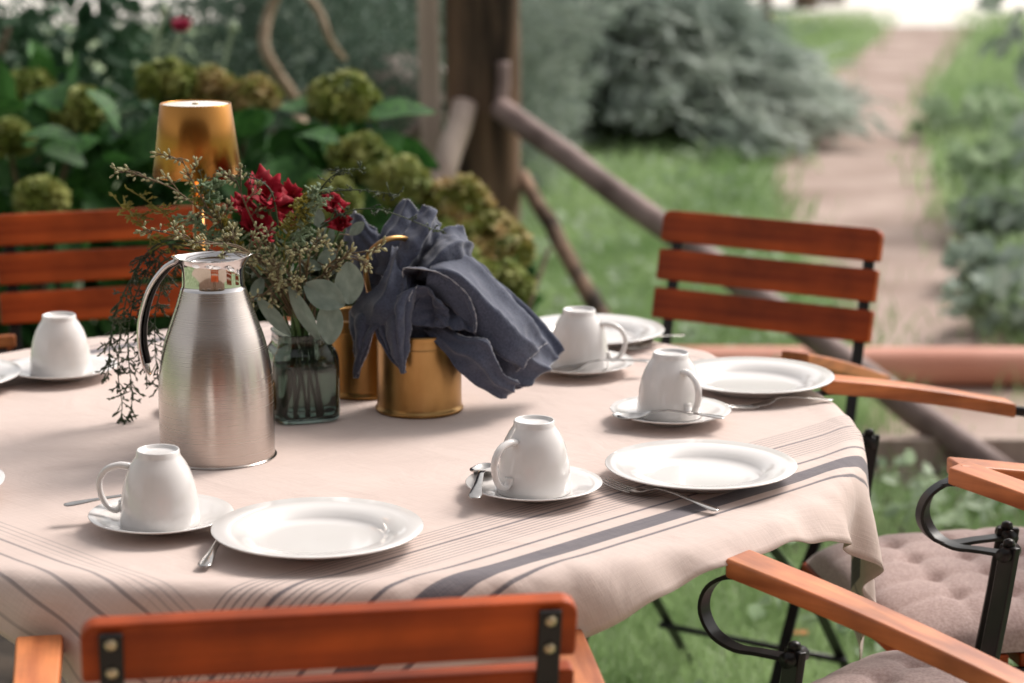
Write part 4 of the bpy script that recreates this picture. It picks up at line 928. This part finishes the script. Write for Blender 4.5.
for i, (e, lb) in enumerate([((252, 262), 'seeded sprig right over the jug spout'), ((275, 268), 'seeded sprig hanging low right of the jug collar'), ((300, 250), 'dense seeded sprig in the middle of the bouquet'), ((318, 240), 'seeded sprig under the right crimson blooms'), ((262, 295), 'lowest seeded sprig above the vase shoulder'), ((355, 258), 'seeded sprig in front of the brass ring handle'), ((290, 285), 'seeded sprig just above the vase mouth'), ((375, 250), 'seeded sprig touching the blue napkin'), ((228, 250), 'seeded sprig drooping over the front of the jug rim'), ((205, 240), 'short seeded sprig standing over the jug lid')]):
    seed_sprig(lb, vpts(((e[0] + 300) / 2, (e[1] + 275) / 2, -.05), (e[0], e[1], -.075 if e[0] > 235 else -.17)), 5, .020, 4)
# hanging dark greenery and fine sprigs
def hanging(label, pts, m, n=46, ln=.014, wd=.0010, droop=.6):
    t = thing('hanging_greenery', label, 'greenery', (0, 0, 0), 0, 'fine greenery in the vase'); cv = crom([Vector(p) for p in pts], 60); mb = MB().tube(cv, np.linspace(.0013, .0005, 60), 5)
    nb = MB()
    for k in range(n):
        i = random.randint(14, 59); p = Vector(cv[i]); d = Vector((random.gauss(0, 1), random.gauss(0, .6), random.gauss(-droop, .5))).normalized(); e = p + d * ln * random.uniform(.6, 1.6)
        nb.tube([p, p.lerp(e, .6), e], [wd * .5, wd * 1.3, wd * .3], 4)
        for q in range(3):
            b0 = p.lerp(e, random.uniform(.3, .9)); e2 = b0 + (d + Vector((random.gauss(0, .6), random.gauss(0, .6), random.gauss(0, .6)))).normalized() * ln * .45; nb.tube([b0, b0.lerp(e2, .5), e2], [wd * .4, wd * 1.5, wd * .3], 4)
    mb.build('stem', m, t); nb.build('needles', m, t)
HY = 2.74
for i, (pts, lb, m_) in enumerate([
    ([(240, 262), (175, 240), (140, 262), (124, 310), (118, 370), (122, 410), (110, 446)], 'longest dark greenery strand falling onto the cloth left of the jug', 'fern'),
    ([(240, 262), (170, 250), (138, 290), (128, 340), (132, 395), (128, 425)], 'dark greenery strand second from the jug handle', 'fern'),
    ([(240, 262), (165, 245), (128, 285), (112, 330), (108, 375)], 'dark greenery strand reaching farthest left', 'fern'),
    ([(240, 262), (180, 260), (158, 300), (155, 345), (160, 392)], 'dark greenery strand hanging behind the jug handle', 'fern'),
    ([(240, 262), (178, 255), (150, 280), (142, 330), (146, 372)], 'dark greenery strand beside the jug handle loop', 'fern'),
    ([(240, 262), (185, 250), (152, 238), (135, 215), (120, 205)], 'yellowish fine sprig pointing left over the chair slat', 'fernlight'),
    ([(240, 262), (190, 245), (165, 215), (140, 196)], 'yellow tipped sprig above the jug handle', 'fernlight')]):
    hanging(lb, [Q(px, py, HY + (.0 if k else .0) - (.03 if k == len(pts) - 1 and i == 0 else 0)) for k, (px, py) in enumerate(pts)], M[m_], n=54 if m_ == 'fern' else 40, droop=.9 if m_ == 'fern' else -.2, wd=.0008)
for i, (pts, lb, m_) in enumerate([([(262, 270), (235, 245), (215, 215), (196, 190)], 'yellow-green sprig in front of the lamp stem', 'fernlight'), ([(265, 270), (240, 250), (212, 236), (186, 216)], 'soft green sprig just above the jug rim', 'weed'), ([(262, 275), (228, 232), (210, 200), (212, 180)], 'soft green sprig rising right of the lamp stem', 'weed'), ([(280, 270), (300, 235), (312, 205), (318, 190)], 'soft green sprig between the crimson flowers', 'weed'), ([(285, 270), (285, 240), (300, 215), (306, 200)], 'olive sprig behind the crimson flowers', 'fernlight')]):
    hanging(lb, [Q(px, py, VY - .05) for px, py in pts], M[m_], n=60, ln=.013, wd=.0012, droop=-.3)
for i, (pts, lb) in enumerate([([(285, 240), (310, 200), (350, 190), (400, 195)], 'thin wiry tendril reaching right over the napkin'), ([(280, 240), (270, 190), (240, 176), (200, 180)], 'thin wiry tendril crossing below the lamp shade'), ([(290, 240), (320, 190), (340, 172), (365, 168)], 'feathery tendril pointing up to the hydrangea'), ([(300, 245), (340, 215), (380, 210), (440, 232)], 'thin wiry tendril lying on top of the napkin')]):
    hanging(lb, [Q(px, py, VY - .03) for px, py in pts], M['fern'], n=26, ln=.010, wd=.0006, droop=0)
# deep green filler leaves between the stems
t = thing('filler_foliage', 'dark green filler leaves packed into the vase mouth', 'foliage', (0, 0, 0))
p, u = blob_points(260, (mouth.x - .005, mouth.y + .02, mouth.z + .065), (.062, .040, .055), .2)
V, F = cloud(p, u + rng.normal(0, .5, u.shape), rng.uniform(.014, .030, len(p)), .5); cloud_obj('leaves', V, F, M['fern'], t)

# ------------------------------------------------------------------ chairs
def make_chair(af=.7215, ar=.660, al=-.150, aw=.230):
    t = thing('folding_armchair', '', 'chair'); DZ = af - .7215
    # back slats on the sitter's side of two flat iron uprights
    bx = .177; top = .835; rec = R(13); bdir = Vector((0, -math.sin(rec), math.cos(rec))); btop = Vector((0, -.225, top)); HW = .201
    nrm = Vector((0, math.cos(rec), math.sin(rec)))
    for k in range(3):
        c_ = btop - bdir * (.027 + .0665 * k) + nrm * .0125; mb = MB(); n_ = 8; hh = .0265; rad = .014
        out = []
        for (sx_, sz_) in ((1, 1), (-1, 1), (-1, -1), (1, -1)):
            rr_ = rad if (k == 0 and sz_ > 0) else .004
            for j in range(5):
                a = {(1, 1): 0, (-1, 1): 90, (-1, -1): 180, (1, -1): 270}[(sx_, sz_)] + 22.5 * j
                out.append((sx_ * (HW - rr_) + rr_ * math.cos(R(a)), sz_ * (hh - rr_) + rr_ * math.sin(R(a))))
        vf = [(x, -.0085, z) for x, z in out]; vb = [(x, .0085, z) for x, z in out]; m_ = len(out)
        mb.add(vf + vb, [tuple(range(m_))[::-1], tuple(range(m_, 2 * m_))] + [(j, (j + 1) % m_, m_ + (j + 1) % m_, m_ + j) for j in range(m_)])
        o = mb.build('back_slat', M['wood'], t, bevel=.0028, seg=2); o.location = c_; o.rotation_euler = (rec, 0, 0)
    for s in (-1, 1):
        sb = btop - bdir * .40; ub = MB(); pts = [btop - bdir * .006, btop - bdir * .2, sb, Vector((0, .02, .30)), Vector((0, .20, .0))]
        ub.bar([p + Vector((s * bx, 0, 0)) for p in pts], .019, .005, (1, 0, 0)); up = ub.build('upright', M['iron'], t, bevel=.0012)
        for k in range(3):
            for dz in (.013, -.013):
                c_ = btop - bdir * (.027 + .0665 * k - dz) - nrm * .0028 + Vector((s * bx, 0, 0)); q = MB()
                q.tube([c_, c_ - nrm * .0022, c_ - nrm * .0034], [.0052, .0046, .0020], 12); q.build('bolt', M['bolt'], up)
        MB().bar([Vector((s * (bx - .012), .165, .425)), Vector((s * (bx - .012), -.08, .22)), Vector((s * (bx - .012), -.27, 0))], .019, .005, (1, 0, 0)).build('rear_leg', M['iron'], t, bevel=.0012)
        ax = s * aw
        # armrest
        fr, re = Vector((ax, .182, af)), Vector((ax, al, ar)); dv = (re - fr).normalized(); mb = MB(); G = []
        for i, u in enumerate(np.linspace(0, 1, 10)):
            c_ = fr.lerp(re, u) + Vector((0, 0, .004 * math.sin(math.pi * u))); hw = .0225 * (1 - .18 * u); th_ = .0105
            G.append([c_ + Vector((hw, 0, th_)), c_ + Vector((-hw, 0, th_)), c_ + Vector((-hw, 0, -th_)), c_ + Vector((hw, 0, -th_))])
        o_ = 0; mb.grid(G, closed_v=True); mb.f.append((0, 1, 2, 3)); mb.f.append((39, 38, 37, 36)); mb.build('armrest', M['armwood'], t, bevel=.0035)
        # scroll, joint and post
        sc = [Vector((ax, .150, .7085)), Vector((ax, .188, .7065)), Vector((ax, .214, .690)), Vector((ax, .222, .664)), Vector((ax, .208, .640)), Vector((ax, .180, .630)), Vector((ax, .150, .632)), Vector((ax, .112, .634))]
        sc = [p + Vector((0, 0, DZ)) for p in sc]; MB().bar(crom(sc, 30), .018, .0045, (1, 0, 0)).build('scroll_bracket', M['iron'], t, bevel=.001)
        MB().bar([Vector((ax, .108, .645 + DZ)), Vector((ax, .118, .57 + DZ * .5)), Vector((ax - s * .012, .132, .445))], .026, .010, (.35, 1, 0)).build('arm_post', M['iron'], t, bevel=.002)
        q = MB(); q.tube([Vector((ax - .016, .110, .636 + DZ)), Vector((ax + .016, .110, .636 + DZ))], .0085, 12); q.tube([Vector((ax, .110, .644 + DZ)), Vector((ax, .110, .651 + DZ)), Vector((ax, .110, .653 + DZ))], [.0075, .0065, .003], 12); q.build('hinge_bolt', M['iron'], t)
        e_ = btop - bdir * (.185 + (.672 - ar))
        MB().bar(crom([re + Vector((0, .012, -.004)), re + Vector((0, -.02, -.006)), Vector((s * (bx + .02), e_.y + .012, e_.z)), Vector((s * bx, e_.y - .003, e_.z - .004))], 10), .014, .006, (0, .3, 1)).build('rear_bracket', M['iron'], t)
    for k in range(6):
        MB().box((0, -.165 + .070 * k, .465), (.205, .028, .009)).build('seat_slat', M['wood'], t, bevel=.003)
    for s in (-1, 1): MB().box((s * .205, .012, .449), (.006, .215, .007)).build('seat_rail', M['iron'], t)
    for y_, z_ in ((-.17, .105), (.15, .085)): MB().tube([Vector((-.178, y_, z_)), Vector((.178, y_, z_))], .006, 8).build('crossbar', M['iron'], t)
    return t
chair_low = make_chair(.700, .600); chair_short = make_chair(.7215, .672, -.100); chair = make_chair(); chair_mid = make_chair(.683, .645, -.150, .252)
def face(v): return math.atan2(-v[0], v[1])
CH = []
def put_chair(i, loc, rz, label):
    pr = chair_low if i < 2 else chair_mid if i == 2 else chair_short if i == 3 else chair; o = pr if i in (0, 2, 3, 4) else copy_tree(pr); place(o, loc, rz, label); o['group'] = 'wooden folding armchairs around the table'; CH.append(o); return o
f2 = Vector((-.53, -.848, 0)); c2 = P(775, 220, .835); c2.z = 0; put_chair(0, c2 + f2 * .225, face(f2), 'red-brown slatted armchair behind the table on the right')
f1 = Vector((.30, -.954, 0)); c1 = P(112, 210, .835); c1.z = 0; put_chair(1, c1 + f1 * .225, face(f1), 'red-brown slatted armchair behind the table on the left')
f0 = Vector((-.165, .9863, 0)); c0 = P(334, 616, .835); c0.z = 0; put_chair(2, c0 + f0 * .225, face(f0), 'nearest armchair, seen from behind with bolted black straps')
def by_arm(px, py, f, s):                # chair centre from the front end of one arm (s: +1 its right arm, -1 its left)
    p = P(px, py, .732); r = Vector((f.y, -f.x, 0)); return Vector((p.x, p.y, 0)) - f * .182 - r * s * .230
f4 = Vector((-.978, -.208, 0)); put_chair(3, by_arm(822, 376, f4, 1) + Vector((0, .0, 0)), face(f4), 'armchair at the right edge with a whole taupe cushion')
f5 = Vector((-.77, .638, 0)); put_chair(4, by_arm(737, 553, f5, -1), face(f5), 'armchair in the bottom right corner with its arm towards the table')

# tufted cushions
def make_cushion():
    n_ = 60; G = []; Gb = []; hw = .205; th_ = .052
    tu = [(-.11 + .073 * i, -.11 + .073 * j) for i in range(4) for j in range(4)]
    for i in range(n_):
        row, rb = [], []
        for j in range(n_):
            u, v = i / (n_ - 1) * 2 - 1, j / (n_ - 1) * 2 - 1; e = (1 - abs(u) ** 5) * (1 - abs(v) ** 5); e = max(e, 0) ** .45
            x, y = u * hw * (1 - .03 * v * v), v * hw * (1 - .03 * u * u)
            d = sum(math.exp(-((x - a) ** 2 + (y - b_) ** 2) / .00022) for a, b_ in tu); cr_ = sum(math.exp(-((x - a) / .009) ** 2) for a in (-.11, -.037, .036, .109)) + sum(math.exp(-((y - a) / .009) ** 2) for a in (-.11, -.037, .036, .109))
            z = e * th_ - e * min(1.2, d) * .010 - e * .0035 * min(1.5, cr_) + .0015 * math.sin(40 * x + 3) * math.sin(37 * y) * e
            row.append((x, y, z)); rb.append((x, y, -.002 * e))
        G.append(row); Gb.append(rb[::-1])
    return MB().grid(G).grid(Gb).build('seat_cushion', M['cushion'])
cu = make_cushion()
for k, (ci, lb) in enumerate(((3, 'tufted taupe cushion on the right armchair beside the cloth corner'), (4, 'tufted taupe cushion on the armchair in the bottom right corner'))):
    o = cu if k == 0 else copy_tree(cu); ch = CH[ci]; o.location = Vector(ch.location) + Vector((0, 0, .4765)) + (f4 * .01 if ci == 3 else f5 * .05); o.rotation_euler = ch.rotation_euler; tag(o, lb, 'cushion', 'tufted seat cushions')
    for s in (-1, 1):
        tie = MB(); 
        tie.tube(crom([(s * .20, -.19, .02), (s * .222, -.215, .03), (s * .205, -.235, .0), (s * .195, -.24, -.07), (s * .21, -.235, -.13)], 16), .004, 7); tie.tube(crom([(s * .215, -.22, .03), (s * .235, -.235, .04), (s * .225, -.25, .01), (s * .208, -.228, .018)], 12), .004, 7)
        tie.build('tie_cord', M['cord'], o)
# a fallen leaf in the grass
o = MB(); o.grid([[(x, y, .012 + .02 * x * x * 30) for y in np.linspace(-.03, .03, 5)] for x in np.linspace(-.04, .04, 6)]); o = o.build('fallen_leaf', M['dry'], solid=.001); q = P(799, 640, .02); o.location = (q.x, q.y, .03); o.scale = (.4, .4, .4); tag(o, 'single orange dry leaf lying in the grass', 'leaf')
